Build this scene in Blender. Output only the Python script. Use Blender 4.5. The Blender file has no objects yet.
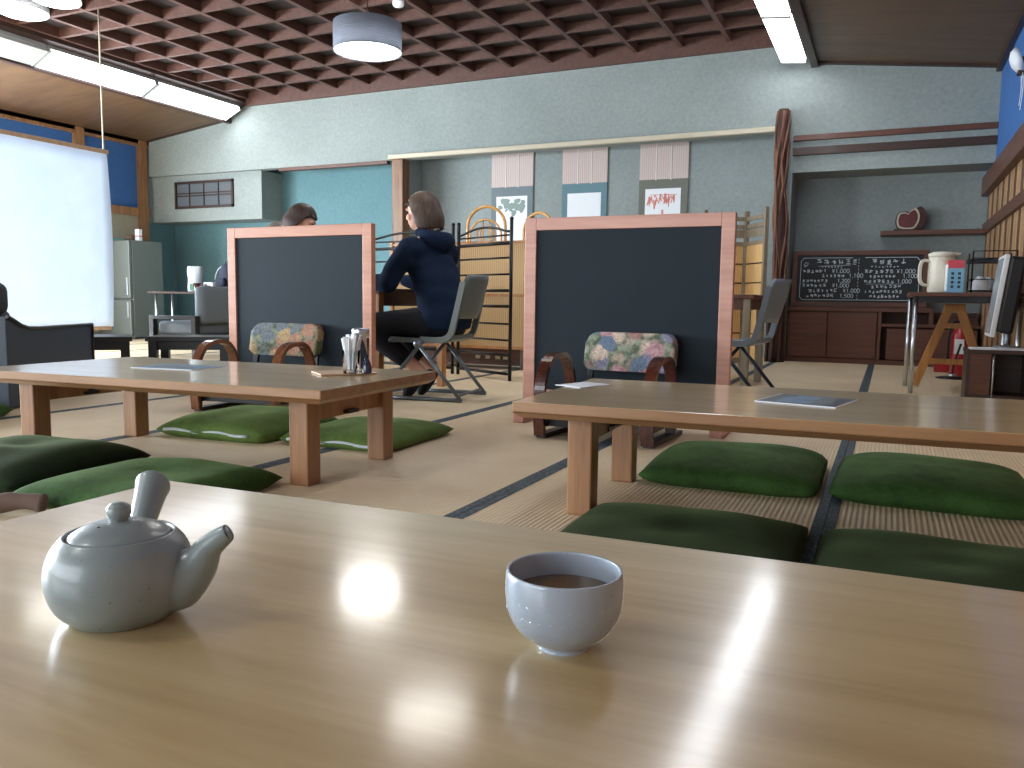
import bpy, bmesh, math, random
from math import sin, cos, pi, radians, sqrt
from mathutils import Vector, Matrix, noise
random.seed(7)
scene = bpy.context.scene
COL = scene.collection
V = Vector

# ------------------------------------------------------------------ colour / materials
def lin(c):
    if isinstance(c, str):
        c = tuple(int(c[i:i+2], 16) / 255 for i in (0, 2, 4))
    return tuple((x / 12.92 if x <= .04045 else ((x + .055) / 1.055) ** 2.4) for x in c) + (1,)

def _base(name):
    m = bpy.data.materials.new(name); m.use_nodes = True
    nt = m.node_tree; b = nt.nodes['Principled BSDF']
    return m, nt, b

def _coords(nt, scale=(1, 1, 1), rot=(0, 0, 0)):
    tc = nt.nodes.new('ShaderNodeTexCoord'); mp = nt.nodes.new('ShaderNodeMapping')
    mp.inputs['Scale'].default_value = scale; mp.inputs['Rotation'].default_value = rot
    nt.links.new(tc.outputs['Object'], mp.inputs['Vector'])
    return mp.outputs['Vector']

def _noise(nt, vec, scale, detail=4, rough=.55, dist=0):
    n = nt.nodes.new('ShaderNodeTexNoise')
    n.inputs['Scale'].default_value = scale; n.inputs['Detail'].default_value = detail
    n.inputs['Roughness'].default_value = rough; n.inputs['Distortion'].default_value = dist
    nt.links.new(vec, n.inputs['Vector']); return n

def _ramp(nt, fac, stops, interp='LINEAR'):
    r = nt.nodes.new('ShaderNodeValToRGB'); cr = r.color_ramp; cr.interpolation = interp
    while len(cr.elements) > 1: cr.elements.remove(cr.elements[-1])
    cr.elements[0].position = stops[0][0]; cr.elements[0].color = lin(stops[0][1])
    for p, c in stops[1:]:
        e = cr.elements.new(p); e.color = lin(c)
    nt.links.new(fac, r.inputs['Fac']); return r.outputs['Color']

def _bump(nt, b, h, strength, dist=.01):
    n = nt.nodes.new('ShaderNodeBump'); n.inputs['Strength'].default_value = strength
    n.inputs['Distance'].default_value = dist
    nt.links.new(h, n.inputs['Height']); nt.links.new(n.outputs['Normal'], b.inputs['Normal'])

def plain(name, c, rough=.5, metal=0, var=.08, scale=6, bump=0, bscale=60, coat=0, spec=.5, sheen=0, trans=0):
    m, nt, b = _base(name)
    vec = _coords(nt)
    if var:
        n = _noise(nt, vec, scale)
        l = lin(c)
        c1 = tuple(max(0, x * (1 - var)) for x in l[:3]) + (1,); c2 = tuple(min(1, x * (1 + var)) for x in l[:3]) + (1,)
        mx = nt.nodes.new('ShaderNodeMix'); mx.data_type = 'RGBA'
        mx.inputs[6].default_value = c1; mx.inputs[7].default_value = c2
        nt.links.new(n.outputs['Fac'], mx.inputs[0]); nt.links.new(mx.outputs[2], b.inputs['Base Color'])
    else:
        b.inputs['Base Color'].default_value = lin(c)
    b.inputs['Roughness'].default_value = rough; b.inputs['Metallic'].default_value = metal
    b.inputs['Specular IOR Level'].default_value = spec
    if coat:
        b.inputs['Coat Weight'].default_value = coat; b.inputs['Coat Roughness'].default_value = .12
    if sheen:
        b.inputs['Sheen Weight'].default_value = sheen; b.inputs['Sheen Roughness'].default_value = .4
    if trans: b.inputs['Transmission Weight'].default_value = trans
    if bump:
        _bump(nt, b, _noise(nt, vec, bscale, 5).outputs['Fac'], bump)
    return m

def wood(name, c1, c2, axis='X', rough=.4, coat=0, grain=1.0, coatrough=.1, bump=.05, c3=None):
    m, nt, b = _base(name)
    s = {'X': (1.2, 16, 16), 'Y': (16, 1.2, 16), 'Z': (16, 16, 1.2)}[axis]
    vec = _coords(nt, tuple(x * grain for x in s))
    n = _noise(nt, vec, 1.6, 6, .6, .8)
    fine = _noise(nt, _coords(nt, tuple(x * grain * 5 for x in s)), 1.5, 3, .5)
    mx = nt.nodes.new('ShaderNodeMath'); mx.operation = 'MULTIPLY_ADD'
    mx.inputs[1].default_value = .3
    nt.links.new(fine.outputs['Fac'], mx.inputs[0]); nt.links.new(n.outputs['Fac'], mx.inputs[2])
    stops = [(.42, c1), (.82, c2)] if c3 is None else [(.4, c1), (.62, c2), (.85, c3)]
    col = _ramp(nt, mx.outputs[0], stops)
    nt.links.new(col, b.inputs['Base Color'])
    b.inputs['Roughness'].default_value = rough
    if coat:
        b.inputs['Coat Weight'].default_value = coat; b.inputs['Coat Roughness'].default_value = coatrough
    if bump: _bump(nt, b, mx.outputs[0], bump, .004)
    return m

def emit(name, c, s):
    m, nt, b = _base(name)
    b.inputs['Base Color'].default_value = lin(c)
    b.inputs['Emission Color'].default_value = lin(c); b.inputs['Emission Strength'].default_value = s
    return m

def glass(name, c='ffffff', rough=.02, ior=1.45):
    m, nt, b = _base(name)
    b.inputs['Base Color'].default_value = lin(c); b.inputs['Roughness'].default_value = rough
    b.inputs['Transmission Weight'].default_value = 1; b.inputs['IOR'].default_value = ior
    return m

def tatami_mat():
    m, nt, b = _base('tatami_straw')
    vec = _coords(nt)
    w = nt.nodes.new('ShaderNodeTexWave'); w.wave_type = 'BANDS'; w.bands_direction = 'X'
    w.inputs['Scale'].default_value = 20.5; w.inputs['Distortion'].default_value = .15; w.inputs['Detail'].default_value = 1
    nt.links.new(vec, w.inputs['Vector'])
    n = _noise(nt, vec, 1.3, 4)
    n2 = _noise(nt, _coords(nt, (60, 6, 1)), 3, 3)
    a = nt.nodes.new('ShaderNodeMath'); a.operation = 'MULTIPLY_ADD'; a.inputs[1].default_value = .35
    nt.links.new(n2.outputs['Fac'], a.inputs[0]); nt.links.new(n.outputs['Fac'], a.inputs[2])
    c = _ramp(nt, a.outputs[0], [(.4, 'd4ba94'), (.75, 'e6d2b0'), (.95, 'ddc9a4')])
    mx = nt.nodes.new('ShaderNodeMix'); mx.data_type = 'RGBA'; mx.blend_type = 'MULTIPLY'
    mx.inputs[0].default_value = .14
    nt.links.new(c, mx.inputs[6]); nt.links.new(w.outputs['Color'], mx.inputs[7])
    nt.links.new(mx.outputs[2], b.inputs['Base Color'])
    b.inputs['Roughness'].default_value = .55; b.inputs['Specular IOR Level'].default_value = .4
    _bump(nt, b, w.outputs['Fac'], .35, .003)
    return m

def heri_mat():
    m, nt, b = _base('tatami_border_cloth')
    vec = _coords(nt)
    v = nt.nodes.new('ShaderNodeTexVoronoi'); v.inputs['Scale'].default_value = 70
    nt.links.new(vec, v.inputs['Vector'])
    c = _ramp(nt, v.outputs['Distance'], [(.2, '5c6a70'), (.6, '37454d')])
    nt.links.new(c, b.inputs['Base Color']); b.inputs['Roughness'].default_value = .7
    return m

def floral_mat(name='floral_tapestry', off=0, cols=None):
    m, nt, b = _base(name)
    vec = _coords(nt)
    vec.node.inputs['Location'].default_value = (off, off * .7, off * .3)
    d = _noise(nt, vec, 22, 4, .6)
    add = nt.nodes.new('ShaderNodeMix'); add.data_type = 'VECTOR'; add.inputs[0].default_value = .05
    nt.links.new(vec, add.inputs[4]); nt.links.new(d.outputs['Color'], add.inputs[5])
    v = nt.nodes.new('ShaderNodeTexVoronoi'); v.inputs['Scale'].default_value = 13
    nt.links.new(add.outputs[1], v.inputs['Vector'])
    sep = nt.nodes.new('ShaderNodeSeparateColor'); nt.links.new(v.outputs['Color'], sep.inputs[0])
    c = _ramp(nt, sep.outputs[0], list(zip((0, .15, .28, .42, .54, .64, .74, .84, .92), cols or ('d8bda6', 'c69a9e', '74859c', 'dfceb2', 'bd8c93', '6b7a76', 'd9c3b0', 'b78580', '9492aa'))), 'CONSTANT')
    p = _noise(nt, vec, 55, 3, .6, 2.0)
    pc = _ramp(nt, p.outputs['Fac'], [(.36, '8a8680'), (.62, 'ffffff')])
    mx = nt.nodes.new('ShaderNodeMix'); mx.data_type = 'RGBA'; mx.blend_type = 'MULTIPLY'; mx.inputs[0].default_value = .7
    nt.links.new(c, mx.inputs[6]); nt.links.new(pc, mx.inputs[7])
    lf = _ramp(nt, _noise(nt, vec, 30, 3).outputs['Fac'], [(.4, '4f5a45'), (.6, '8d9480')])
    ef = _ramp(nt, v.outputs['Distance'], [(.5, '000000'), (.7, 'ffffff')])
    mx2 = nt.nodes.new('ShaderNodeMix'); mx2.data_type = 'RGBA'
    nt.links.new(ef, mx2.inputs[0]); nt.links.new(mx.outputs[2], mx2.inputs[6]); nt.links.new(lf, mx2.inputs[7])
    nt.links.new(mx2.outputs[2], b.inputs['Base Color'])
    b.inputs['Roughness'].default_value = .85
    _bump(nt, b, p.outputs['Fac'], .3, .005)
    return m

def plaster(name, c1, c2):
    m, nt, b = _base(name)
    vec = _coords(nt)
    n = _noise(nt, vec, 26, 6, .7)
    big = _noise(nt, vec, 1.2, 2)
    a = nt.nodes.new('ShaderNodeMath'); a.operation = 'MULTIPLY_ADD'; a.inputs[1].default_value = .5
    nt.links.new(big.outputs['Fac'], a.inputs[0]); nt.links.new(n.outputs['Fac'], a.inputs[2])
    c = _ramp(nt, a.outputs[0], [(.55, c1), (.95, c2)])
    nt.links.new(c, b.inputs['Base Color']); b.inputs['Roughness'].default_value = .9
    _bump(nt, b, n.outputs['Fac'], .25, .006)
    return m

def velvet(name, c1, c2):
    m, nt, b = _base(name)
    vec = _coords(nt)
    n = _noise(nt, vec, 9, 4); v = _noise(nt, vec, 38, 3, .6, 1.5)
    a = nt.nodes.new('ShaderNodeMath'); a.operation = 'MULTIPLY_ADD'; a.inputs[1].default_value = .5
    nt.links.new(v.outputs['Fac'], a.inputs[0]); nt.links.new(n.outputs['Fac'], a.inputs[2])
    c = _ramp(nt, a.outputs[0], [(.5, c1), (.95, c2)])
    nt.links.new(c, b.inputs['Base Color']); b.inputs['Roughness'].default_value = .8
    b.inputs['Specular IOR Level'].default_value = .15
    b.inputs['Sheen Weight'].default_value = .25; b.inputs['Sheen Roughness'].default_value = .35
    b.inputs['Sheen Tint'].default_value = lin('8a9a6a')
    _bump(nt, b, v.outputs['Fac'], .15, .004)
    return m

def stripes(name, c1, c2, axis, scale, rough=.6, dist=.2):
    m, nt, b = _base(name)
    w = nt.nodes.new('ShaderNodeTexWave'); w.bands_direction = axis
    w.inputs['Scale'].default_value = scale; w.inputs['Distortion'].default_value = dist
    nt.links.new(_coords(nt), w.inputs['Vector'])
    c = _ramp(nt, w.outputs['Fac'], [(.15, c1), (.5, c2)])
    nt.links.new(c, b.inputs['Base Color']); b.inputs['Roughness'].default_value = rough
    _bump(nt, b, w.outputs['Fac'], .3, .004)
    return m

def celadon(name, c, speck, lattice=False, rough=.22):
    m, nt, b = _base(name)
    vec = _coords(nt)
    n = _noise(nt, vec, 260, 2, .5)
    sp = _ramp(nt, n.outputs['Fac'], [(.24, speck), (.29, c)])
    w = _noise(nt, _coords(nt, (3, 3, 60)), 1.5, 3)
    mx = nt.nodes.new('ShaderNodeMix'); mx.data_type = 'RGBA'; mx.blend_type = 'MULTIPLY'; mx.inputs[0].default_value = .024
    wc = _ramp(nt, w.outputs['Fac'], [(.3, 'c8ccd0'), (.7, 'ffffff')])
    nt.links.new(sp, mx.inputs[6]); nt.links.new(wc, mx.inputs[7])
    nt.links.new(mx.outputs[2], b.inputs['Base Color'])
    b.inputs['Roughness'].default_value = rough
    b.inputs['Coat Weight'].default_value = .25; b.inputs['Coat Roughness'].default_value = .15
    if not lattice:
        _bump(nt, b, w.outputs['Fac'], .12, .004)
    return m

M = {}
M['table'] = wood('lacquered_table_wood', 'ae9467', 'bda375', 'X', .30, .8, .55, .13, .03, 'cab285')
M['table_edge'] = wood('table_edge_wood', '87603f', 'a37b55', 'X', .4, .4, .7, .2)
M['leg'] = wood('table_leg_wood', '83593a', 'a67a52', 'Z', .42, .2, .8, .25)
M['tatami'] = tatami_mat()
M['heri'] = heri_mat()
M['plaster'] = plaster('green_grey_plaster', '848d89', '969e9b')
M['plaster_dim'] = plaster('grey_green_plaster', '828b89', '929b9a')
M['teal'] = plaster('teal_plaster', '587c82', '65898f')
M['cream_wall'] = plaster('cream_plaster', '9b9480', 'a8a08a')
M['blue'] = plaster('blue_wall', '33609c', '3d6aa6')
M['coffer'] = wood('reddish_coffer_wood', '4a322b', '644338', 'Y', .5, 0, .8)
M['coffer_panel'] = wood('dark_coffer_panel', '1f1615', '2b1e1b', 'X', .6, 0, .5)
M['side_ceiling'] = wood('brown_veneer_ceiling', '553f2d', '6d543c', 'X', .45, 0, .35)
M['dark_wood'] = wood('dark_brown_wood', '2c1d17', '41291f', 'X', .5, .1)
M['brown_wood'] = wood('red_brown_wood', '4a2d22', '653d2d', 'X', .5, .1)
M['post_wood'] = wood('natural_post_wood', '6e4a2f', 'a87c53', 'Z', .5, 0, .5)
M['slat_wood'] = wood('light_slat_wood', '86664a', 'b8936a', 'Z', .55, 0, .5)
M['frame_pink'] = wood('pink_wood_frame', 'b67f6c', 'cf9a86', 'X', .45, .1, .5)
M['frame_orange'] = wood('salmon_wood_frame', 'b0755a', 'c98f72', 'X', .45, .1, .5)
M['slate'] = plain('dark_slate_board', '262f36', .65, 0, .1, 3, .03, 200, spec=.15)
M['bentwood'] = wood('dark_bentwood', '34180f', '55281a', 'Y', .25, .6, .8)
M['bentwood_light'] = wood('brown_bentwood', '5a3320', '7e4d30', 'Y', .25, .6, .8)
M['black'] = plain('black_lacquer', '14151a', .35)
M['black_metal'] = plain('black_metal', '1a1716', .4, .3)
M['floral'] = floral_mat(off=.35)
M['floral2'] = floral_mat('autumn_tapestry', 1.9, ('d3b890', 'c08a72', '7f8a92', 'd8c49a', 'c2947c', '76805c', 'cfb083', 'b0806a', '8b8f98'))
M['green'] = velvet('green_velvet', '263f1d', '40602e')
M['green_shaded'] = velvet('shaded_green_velvet', '142012', '1f2e19')  # same green velvet with shade mixed into the colour
M['green_lit'] = velvet('lit_green_velvet', '455a2b', '61783b')  # same green velvet, bright lighting mixed into the colour
M['pale_trim'] = plain('pale_piping', 'b9c2c4', .6)
M['teapot'] = celadon('celadon_glaze', '8c9899', '6a747c', False, .34)
M['cup'] = celadon('pale_blue_porcelain', 'a3aebb', '75819a', True, .18)
M['tea'] = plain('green_tea', '8a5e1c', .12, 0, 0, spec=.25)
M['tea'].node_tree.nodes['Principled BSDF'].inputs['Transmission Weight'].default_value = 0
M['chair_plastic'] = plain('grey_green_plastic', '5f6763', .4, 0, .05)
M['chair_plastic2'] = plain('blue_grey_plastic', '7d8a96', .35, 0, .05)
M['steel'] = plain('grey_painted_steel', '6e767a', .35, .6)
M['steel2'] = plain('navy_painted_steel', '2b3848', .35, .4)
M['chrome'] = plain('chrome', 'c9d0d6', .28, 1, .02)
M['white'] = plain('white_plastic', 'd8dce0', .45, 0, .03)
M['paper'] = plain('white_paper', 'e4e8ec', .7, 0, .03)
M['screen'] = plain('white_screen_fabric', 'dde5ee', .8, 0, .03)
M['grey_fabric'] = plain('dark_grey_upholstery', '33383f', .75, 0, .1, 20, .1, 300)
M['navy_fabric'] = plain('navy_slate_vinyl', '38424f', .5, 0, .08)
M['grey_cushion'] = plain('mid_grey_upholstery', '626a70', .6, 0, .1)
M['fridge'] = plain('grey_enamel', '6a716c', .4, .1, .04)
M['fridge_side'] = plain('grey_green_enamel', '707874', .4, .1, .04)
M['navy_cloth'] = plain('navy_hoodie_cloth', '17263d', .9, 0, .15, 14, .2, 120, spec=.2)
M['black_cloth'] = plain('black_trouser_cloth', '13151c', .85, 0, .15, 14, .15, 120)
M['skin'] = plain('skin', 'd6a58c', .5, 0, .05)
M['hair'] = wood('brown_hair', '2f231c', '5d4838', 'Z', .58, 0, 1.6, .2, .3)
M['hair_dark'] = wood('dark_brown_hair', '241a17', '4a362e', 'Z', .58, 0, 1.6, .2, .3)
M['hair_grey'] = wood('greying_hair', '4a463f', '7d776c', 'Z', .5, 0, 1.6, .2, .3)
M['rattan'] = wood('golden_rattan', 'b5803a', 'd9a55c', 'Z', .35, .4)
M['bamboo'] = stripes('bamboo_blind', 'b08d5b', 'c9a470', 'X', 16)
M['bamboo_pale'] = stripes('pale_reed_panel', 'c49a5e', 'dcb57c', 'X', 22)
M['grey_wood'] = wood('weathered_grey_wood', '6e6355', '94876f', 'Z', .6)
M['vine'] = wood('reddish_vine_bark', '45291e', '825640', 'Z', .7, 0, .9, .2, .5)
M['vine_dark'] = wood('dark_trunk_bark', '2a1812', '4a2d22', 'Z', .8, 0, .9, .2, .4)
M['scroll_pink'] = stripes('pale_pink_brocade', 'b7a5a0', 'c8b8b2', 'X', 12, .7)
M['scroll_pale'] = plain('pale_ribbon', 'd2cac6', .7)
M['scroll_grey'] = plain('grey_blue_brocade', '6f7b80', .8)
M['scroll_teal'] = plain('teal_brocade', '5f7f88', .8)
M['scroll_olive'] = plain('olive_grey_brocade', '6c6e66', .8)
M['red_ink'] = plain('red_ink', 'cf8478', .8)
M['green_ink'] = plain('green_ink', '8a9a94', .8)
M['cream_trim'] = wood('cream_wood_trim', 'b4aa94', 'cdc3ad', 'X', .5, 0, .4)
M['chalk'] = plain('white_chalk', 'c6d2d8', .9)
M['board_black'] = plain('black_chalkboard', '10171c', .6, 0, .2, 5)
M['yellow_wood'] = wood('yellow_pine', '96602c', 'bd8243', 'Z', .45, .1, .6)
M['red'] = plain('red_paint', 'a01c22', .3, 0, .05, coat=.5)
M['jug'] = plain('cream_plastic', 'd9d4c3', .4, 0, .03)
M['carton_blue'] = plain('light_blue_print', '7fb4d2', .5)
M['carton_pink'] = plain('pink_red_print', 'd2555f', .5)
M['menu_blue'] = plain('blue_menu_print', '2c3a4a', .4, 0, .3, 30, coat=.2)
M['menu_light'] = plain('pale_blue_menu_print', '64809a', .6, 0, .3, 40)
M['navy_bottle'] = plain('dark_blue_bottle', '1a2440', .15, 0, .05, coat=.6)
M['glass'] = glass('clear_glass', 'f4f8fa', .02, 1.08)
M['tray'] = wood('pale_wood_tray', 'b2906c', 'cbaa86', 'X', .4, .2)
M['brown_cloth'] = plain('brown_wrapping_cloth', '67544a', .9, 0, .2, 12, .2, 90)
M['lamp_white'] = emit('lamp_diffuser', 'f4f8ff', 8)
M['pendant_white'] = emit('pendant_diffuser', 'fffdf8', 25)
M['lamp_housing'] = plain('grey_white_housing', 'a7a9a6', .5)
M['ceiling_white'] = emit('ceiling_lamp_diffuser', 'fffdf8', 9)
M['shade'] = None

def shade_mat():
    m, nt, b = _base('grey_woven_shade')
    w = _noise(nt, _coords(nt, (1, 1, 40)), 8, 3)
    c = _ramp(nt, w.outputs['Fac'], [(.35, '5f646c'), (.65, '868b95')])
    nt.links.new(c, b.inputs['Base Color']); b.inputs['Roughness'].default_value = .9
    t = nt.nodes.new('ShaderNodeBsdfTranslucent'); t.inputs['Color'].default_value = lin('b9c0cc')
    mx = nt.nodes.new('ShaderNodeMixShader'); mx.inputs[0].default_value = .2
    out = nt.nodes['Material Output']
    nt.links.new(b.outputs[0], mx.inputs[1]); nt.links.new(t.outputs[0], mx.inputs[2]); nt.links.new(mx.outputs[0], out.inputs['Surface'])
    return m
M['shade'] = shade_mat()

def screen_mat():
    m, nt, b = _base('translucent_screen_cloth')
    n = _noise(nt, _coords(nt), 3, 3)
    c = _ramp(nt, n.outputs['Fac'], [(.3, 'd9e1ea'), (.7, 'e6edf4')])
    nt.links.new(c, b.inputs['Base Color']); b.inputs['Roughness'].default_value = .8
    t = nt.nodes.new('ShaderNodeBsdfTranslucent'); t.inputs['Color'].default_value = lin('e4edf7')
    mx = nt.nodes.new('ShaderNodeMixShader'); mx.inputs[0].default_value = .5
    out = nt.nodes['Material Output']
    nt.links.new(b.outputs[0], mx.inputs[1]); nt.links.new(t.outputs[0], mx.inputs[2]); nt.links.new(mx.outputs[0], out.inputs['Surface'])
    mx.inputs[0].default_value = .3
    return m
M['screen'] = screen_mat()

# ------------------------------------------------------------------ geometry builder
class G:
    def __init__(s): s.bm = bmesh.new()
    def box(s, x0, x1, y0, y1, z0, z1, bev=0, mi=0, T=None, seg=2):
        r = bmesh.ops.create_cube(s.bm, size=1)
        vs = r['verts']
        for v in vs:
            v.co = V(((x0 + x1) / 2 + v.co.x * (x1 - x0), (y0 + y1) / 2 + v.co.y * (y1 - y0), (z0 + z1) / 2 + v.co.z * (z1 - z0)))
        fs = list({f for v in vs for f in v.link_faces})
        if bev:
            es = list({e for f in fs for e in f.edges})
            r2 = bmesh.ops.bevel(s.bm, geom=es, offset=bev, segments=seg, profile=.5, affect='EDGES')
            fs = list({f for f in r2['faces']} | {f for f in fs if f.is_valid})
        for f in fs:
            if f.is_valid: f.material_index = mi
        if T is not None:
            vv = {v for f in fs if f.is_valid for v in f.verts}
            bmesh.ops.transform(s.bm, matrix=T, verts=list(vv))
        return s
    def bar(s, p, q, w, h, up=(0, 0, 1), bev=0, mi=0):
        p, q = V(p), V(q); d = q - p; L = d.length; d.normalize(); up = V(up)
        if abs(d.dot(up)) > .99: up = V((1, 0, 0))
        sx = d.cross(up).normalized(); sz = sx.cross(d)
        T = Matrix((sx, d, sz)).transposed().to_4x4(); T.translation = (p + q) / 2
        return s.box(-w / 2, w / 2, -L / 2, L / 2, -h / 2, h / 2, bev, mi, T)
    def tube(s, pts, r, n=10, closed=False, mi=0, caps=True):
        pts = [V(p) for p in pts]; N = len(pts)
        rs = r if isinstance(r, (list, tuple)) else [r] * N
        rings = []; prev = None
        for i, p in enumerate(pts):
            if closed: t = (pts[(i + 1) % N] - pts[i - 1])
            else: t = pts[min(i + 1, N - 1)] - pts[max(i - 1, 0)]
            t.normalize()
            if prev is None:
                a = V((0, 0, 1)) if abs(t.z) < .9 else V((1, 0, 0))
                u = t.cross(a).normalized()
            else:
                u = (prev - t * prev.dot(t)).normalized()
            prev = u; w = t.cross(u)
            rings.append([s.bm.verts.new(p + (u * cos(2 * pi * k / n) + w * sin(2 * pi * k / n)) * rs[i]) for k in range(n)])
        m = N if closed else N - 1
        for i in range(m):
            a, b = rings[i], rings[(i + 1) % N]
            for k in range(n):
                f = s.bm.faces.new((a[k], a[(k + 1) % n], b[(k + 1) % n], b[k])); f.material_index = mi; f.smooth = True
        if caps and not closed:
            s.bm.faces.new(rings[0][::-1]).material_index = mi; s.bm.faces.new(rings[-1]).material_index = mi
        return s
    def lathe(s, prof, n=40, c=(0, 0, 0), mi=0, wob=0):
        c = V(c); rings = []
        for (r, z) in prof:
            if r < 1e-6: rings.append([s.bm.verts.new(c + V((0, 0, z)))])
            else: rings.append([s.bm.verts.new(c + V((r * cos(2 * pi * k / n), r * sin(2 * pi * k / n), z))) for k in range(n)])
        for a, b in zip(rings, rings[1:]):
            for k in range(n):
                k2 = (k + 1) % n
                q = [a[k % len(a)], a[k2 % len(a)], b[k2 % len(b)], b[k % len(b)]]
                q2 = []
                for v in q:
                    if v not in q2: q2.append(v)
                if len(q2) >= 3:
                    f = s.bm.faces.new(q2); f.material_index = mi; f.smooth = True
        return s
    def prism(s, poly, plane, a, b, mi=0, bev=0):
        """poly: 2-D outline, extruded along the axis that plane leaves out"""
        def mk(u, v, w):
            return V({'XY': (u, v, w), 'XZ': (u, w, v), 'YZ': (w, u, v)}[plane])
        A = [s.bm.verts.new(mk(u, v, a)) for u, v in poly]; B = [s.bm.verts.new(mk(u, v, b)) for u, v in poly]
        fs = [s.bm.faces.new(A), s.bm.faces.new(B[::-1])]
        n = len(poly)
        for i in range(n):
            fs.append(s.bm.faces.new((A[i], B[i], B[(i + 1) % n], A[(i + 1) % n])))
        for f in fs: f.material_index = mi
        if bev:
            es = list({e for f in fs[:2] for e in f.edges})
            bmesh.ops.bevel(s.bm, geom=es, offset=bev, segments=2, profile=.5, affect='EDGES')
        return s
    def strip(s, path, wvec, w, t, mi=0):
        """rectangular section swept along path; wvec is the constant width axis"""
        path = [V(p) for p in path]; wv = V(wvec).normalized(); N = len(path); rings = []
        for i, p in enumerate(path):
            d = (path[min(i + 1, N - 1)] - path[max(i - 1, 0)]).normalized()
            nn = d.cross(wv).normalized()
            rings.append([s.bm.verts.new(p + wv * (w / 2 * a) + nn * (t / 2 * b)) for a, b in ((-1, -1), (1, -1), (1, 1), (-1, 1))])
        for a, b in zip(rings, rings[1:]):
            for k in range(4):
                f = s.bm.faces.new((a[k], a[(k + 1) % 4], b[(k + 1) % 4], b[k])); f.material_index = mi
        s.bm.faces.new(rings[0][::-1]).material_index = mi; s.bm.faces.new(rings[-1]).material_index = mi
        return s
    def sphere(s, c, r, sc=(1, 1, 1), n=16, mi=0, T=None):
        res = bmesh.ops.create_uvsphere(s.bm, u_segments=n, v_segments=max(8, n // 2), radius=r)
        for v in res['verts']:
            co = V((v.co.x * sc[0], v.co.y * sc[1], v.co.z * sc[2]))
            if T is not None: co = T @ co
            v.co = co + V(c)
        for f in {f for v in res['verts'] for f in v.link_faces}: f.smooth = True; f.material_index = mi
        return s
    def done(s, name, mats, parent=None, loc=None, rot=None, smooth=None, scale=None):
        bmesh.ops.recalc_face_normals(s.bm, faces=s.bm.faces)
        if smooth: 
            for f in s.bm.faces: f.smooth = True
        me = bpy.data.meshes.new(name); s.bm.to_mesh(me); s.bm.free()
        for m in (mats if isinstance(mats, (list, tuple)) else [mats]): me.materials.append(m)
        o = bpy.data.objects.new(name, me); COL.objects.link(o)
        if parent: o.parent = parent
        if loc is not None: o.location = loc
        if rot is not None: o.rotation_euler = rot
        return o

def tag(o, label, cat, group=None):
    o['label'] = label; o['category'] = cat
    if group: o['group'] = group
    return o
def thing(name, label, cat, loc=(0, 0, 0), rz=0, group=None):
    o = bpy.data.objects.new(name, None); COL.objects.link(o)
    o.location = loc; o.rotation_euler = (0, 0, rz); o.empty_display_size = .1
    return tag(o, label, cat, group)
def struct(o): o['kind'] = 'structure'; return o
def copy_tree(o, label=None, loc=None, rz=None, parent=None):
    c = o.copy(); COL.objects.link(c)
    if parent: c.parent = parent
    if label: c['label'] = label
    if loc is not None: c.location = loc
    if rz is not None: c.rotation_euler = (0, 0, rz)
    for ch in list(o.children): copy_tree(ch, parent=c)
    return c
def lerp(a, b, t): return a + (b - a) * t
def arc(c, r, a0, a1, n, plane='YZ', x=0, ry=None):
    out = []
    for i in range(n + 1):
        a = radians(lerp(a0, a1, i / n)); u = c[0] + r * cos(a); v = c[1] + (ry or r) * sin(a)
        out.append({'YZ': (x, u, v), 'XZ': (u, x, v), 'XY': (u, v, x)}[plane])
    return out
def smooth_path(pts, n=6):
    pts = [V(p) for p in pts]; out = []
    P = [pts[0]] + pts + [pts[-1]]
    for i in range(1, len(P) - 2):
        for k in range(n):
            t = k / n; a, b, c, d = P[i - 1], P[i], P[i + 1], P[i + 2]
            out.append(.5 * ((2 * b) + (c - a) * t + (2 * a - 5 * b + 4 * c - d) * t * t + (3 * b - a - 3 * c + d) * t ** 3))
    out.append(pts[-1]); return out

XL, XR, YB, YF = -10.45, .86, 9.2, -3.0
YR = 9.72     # back of the recesses

# ================================================================== THE SETTING
# floor: tatami mats with cloth borders on the long sides
g = G(); W = .953
g.box(XL - .2, XR + .2, YF - .2, YR + .2, -.12, -.031, mi=1)
k = 0
xs = [-.13 + W * i for i in range(-11, 3)]
for i, x in enumerate(xs[:-1]):
    y = YF - .9 + (.95 if i % 2 else 0)
    while y < YR:
        y0, y1 = max(y, YF - .1), min(y + 1.905, YR + .1)
        if y1 > y0 + .02:
            a, b = max(x, XL - .1), min(x + W, XR + .1)
            if b - a > .08:
                g.box(a + .031, b - .031, y0 + .001, y1 - .001, -.031, 0)
                g.box(a + .001, a + .0305, y0 + .001, y1 - .001, -.031, .0012, mi=1)
                g.box(b - .0305, b - .001, y0 + .001, y1 - .001, -.031, .0012, mi=1)
        y += 1.905
struct(g.done('floor', [M['tatami'], M['heri']]))

# back wall
g = G()
g.box(XL - .2, -5.9, YR, YR + .1, 0, 2.6, mi=1)              # teal back of the left recess
g.box(-5.9, XR + .2, YR, YR + .1, 0, 3.6, mi=2)              # back of hanging-scroll recess and alcove
g.box(XL - .2, -1.2, YB, YB + .14, 2.43, 3.6)                # upper wall band
g.box(-1.2, XR + .1, YB, YR, 2.0, 3.6)                       # wall above the alcove
g.box(-1.2, -1.0, YB, YR, 0, 2.0)                            # pier behind the trunk post
g.box(XL, -8.27, YB + .08, YR, 1.746, 2.43)                  # boxed-out bay
g.box(XL - .2, -5.9, YB + .14, YR, 2.6, 2.7, mi=1)
g.box(-5.92, -5.86, YB + .14, YR, 0, 2.6, mi=2)
struct(g.done('wall_back', [M['plaster'], M['teal'], M['plaster_dim']]))

g = G()
g.box(XL - .15, XL, YB + .02, YR, 0, 1.75)
struct(g.done('wall_recess_side', M['teal']))

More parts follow.
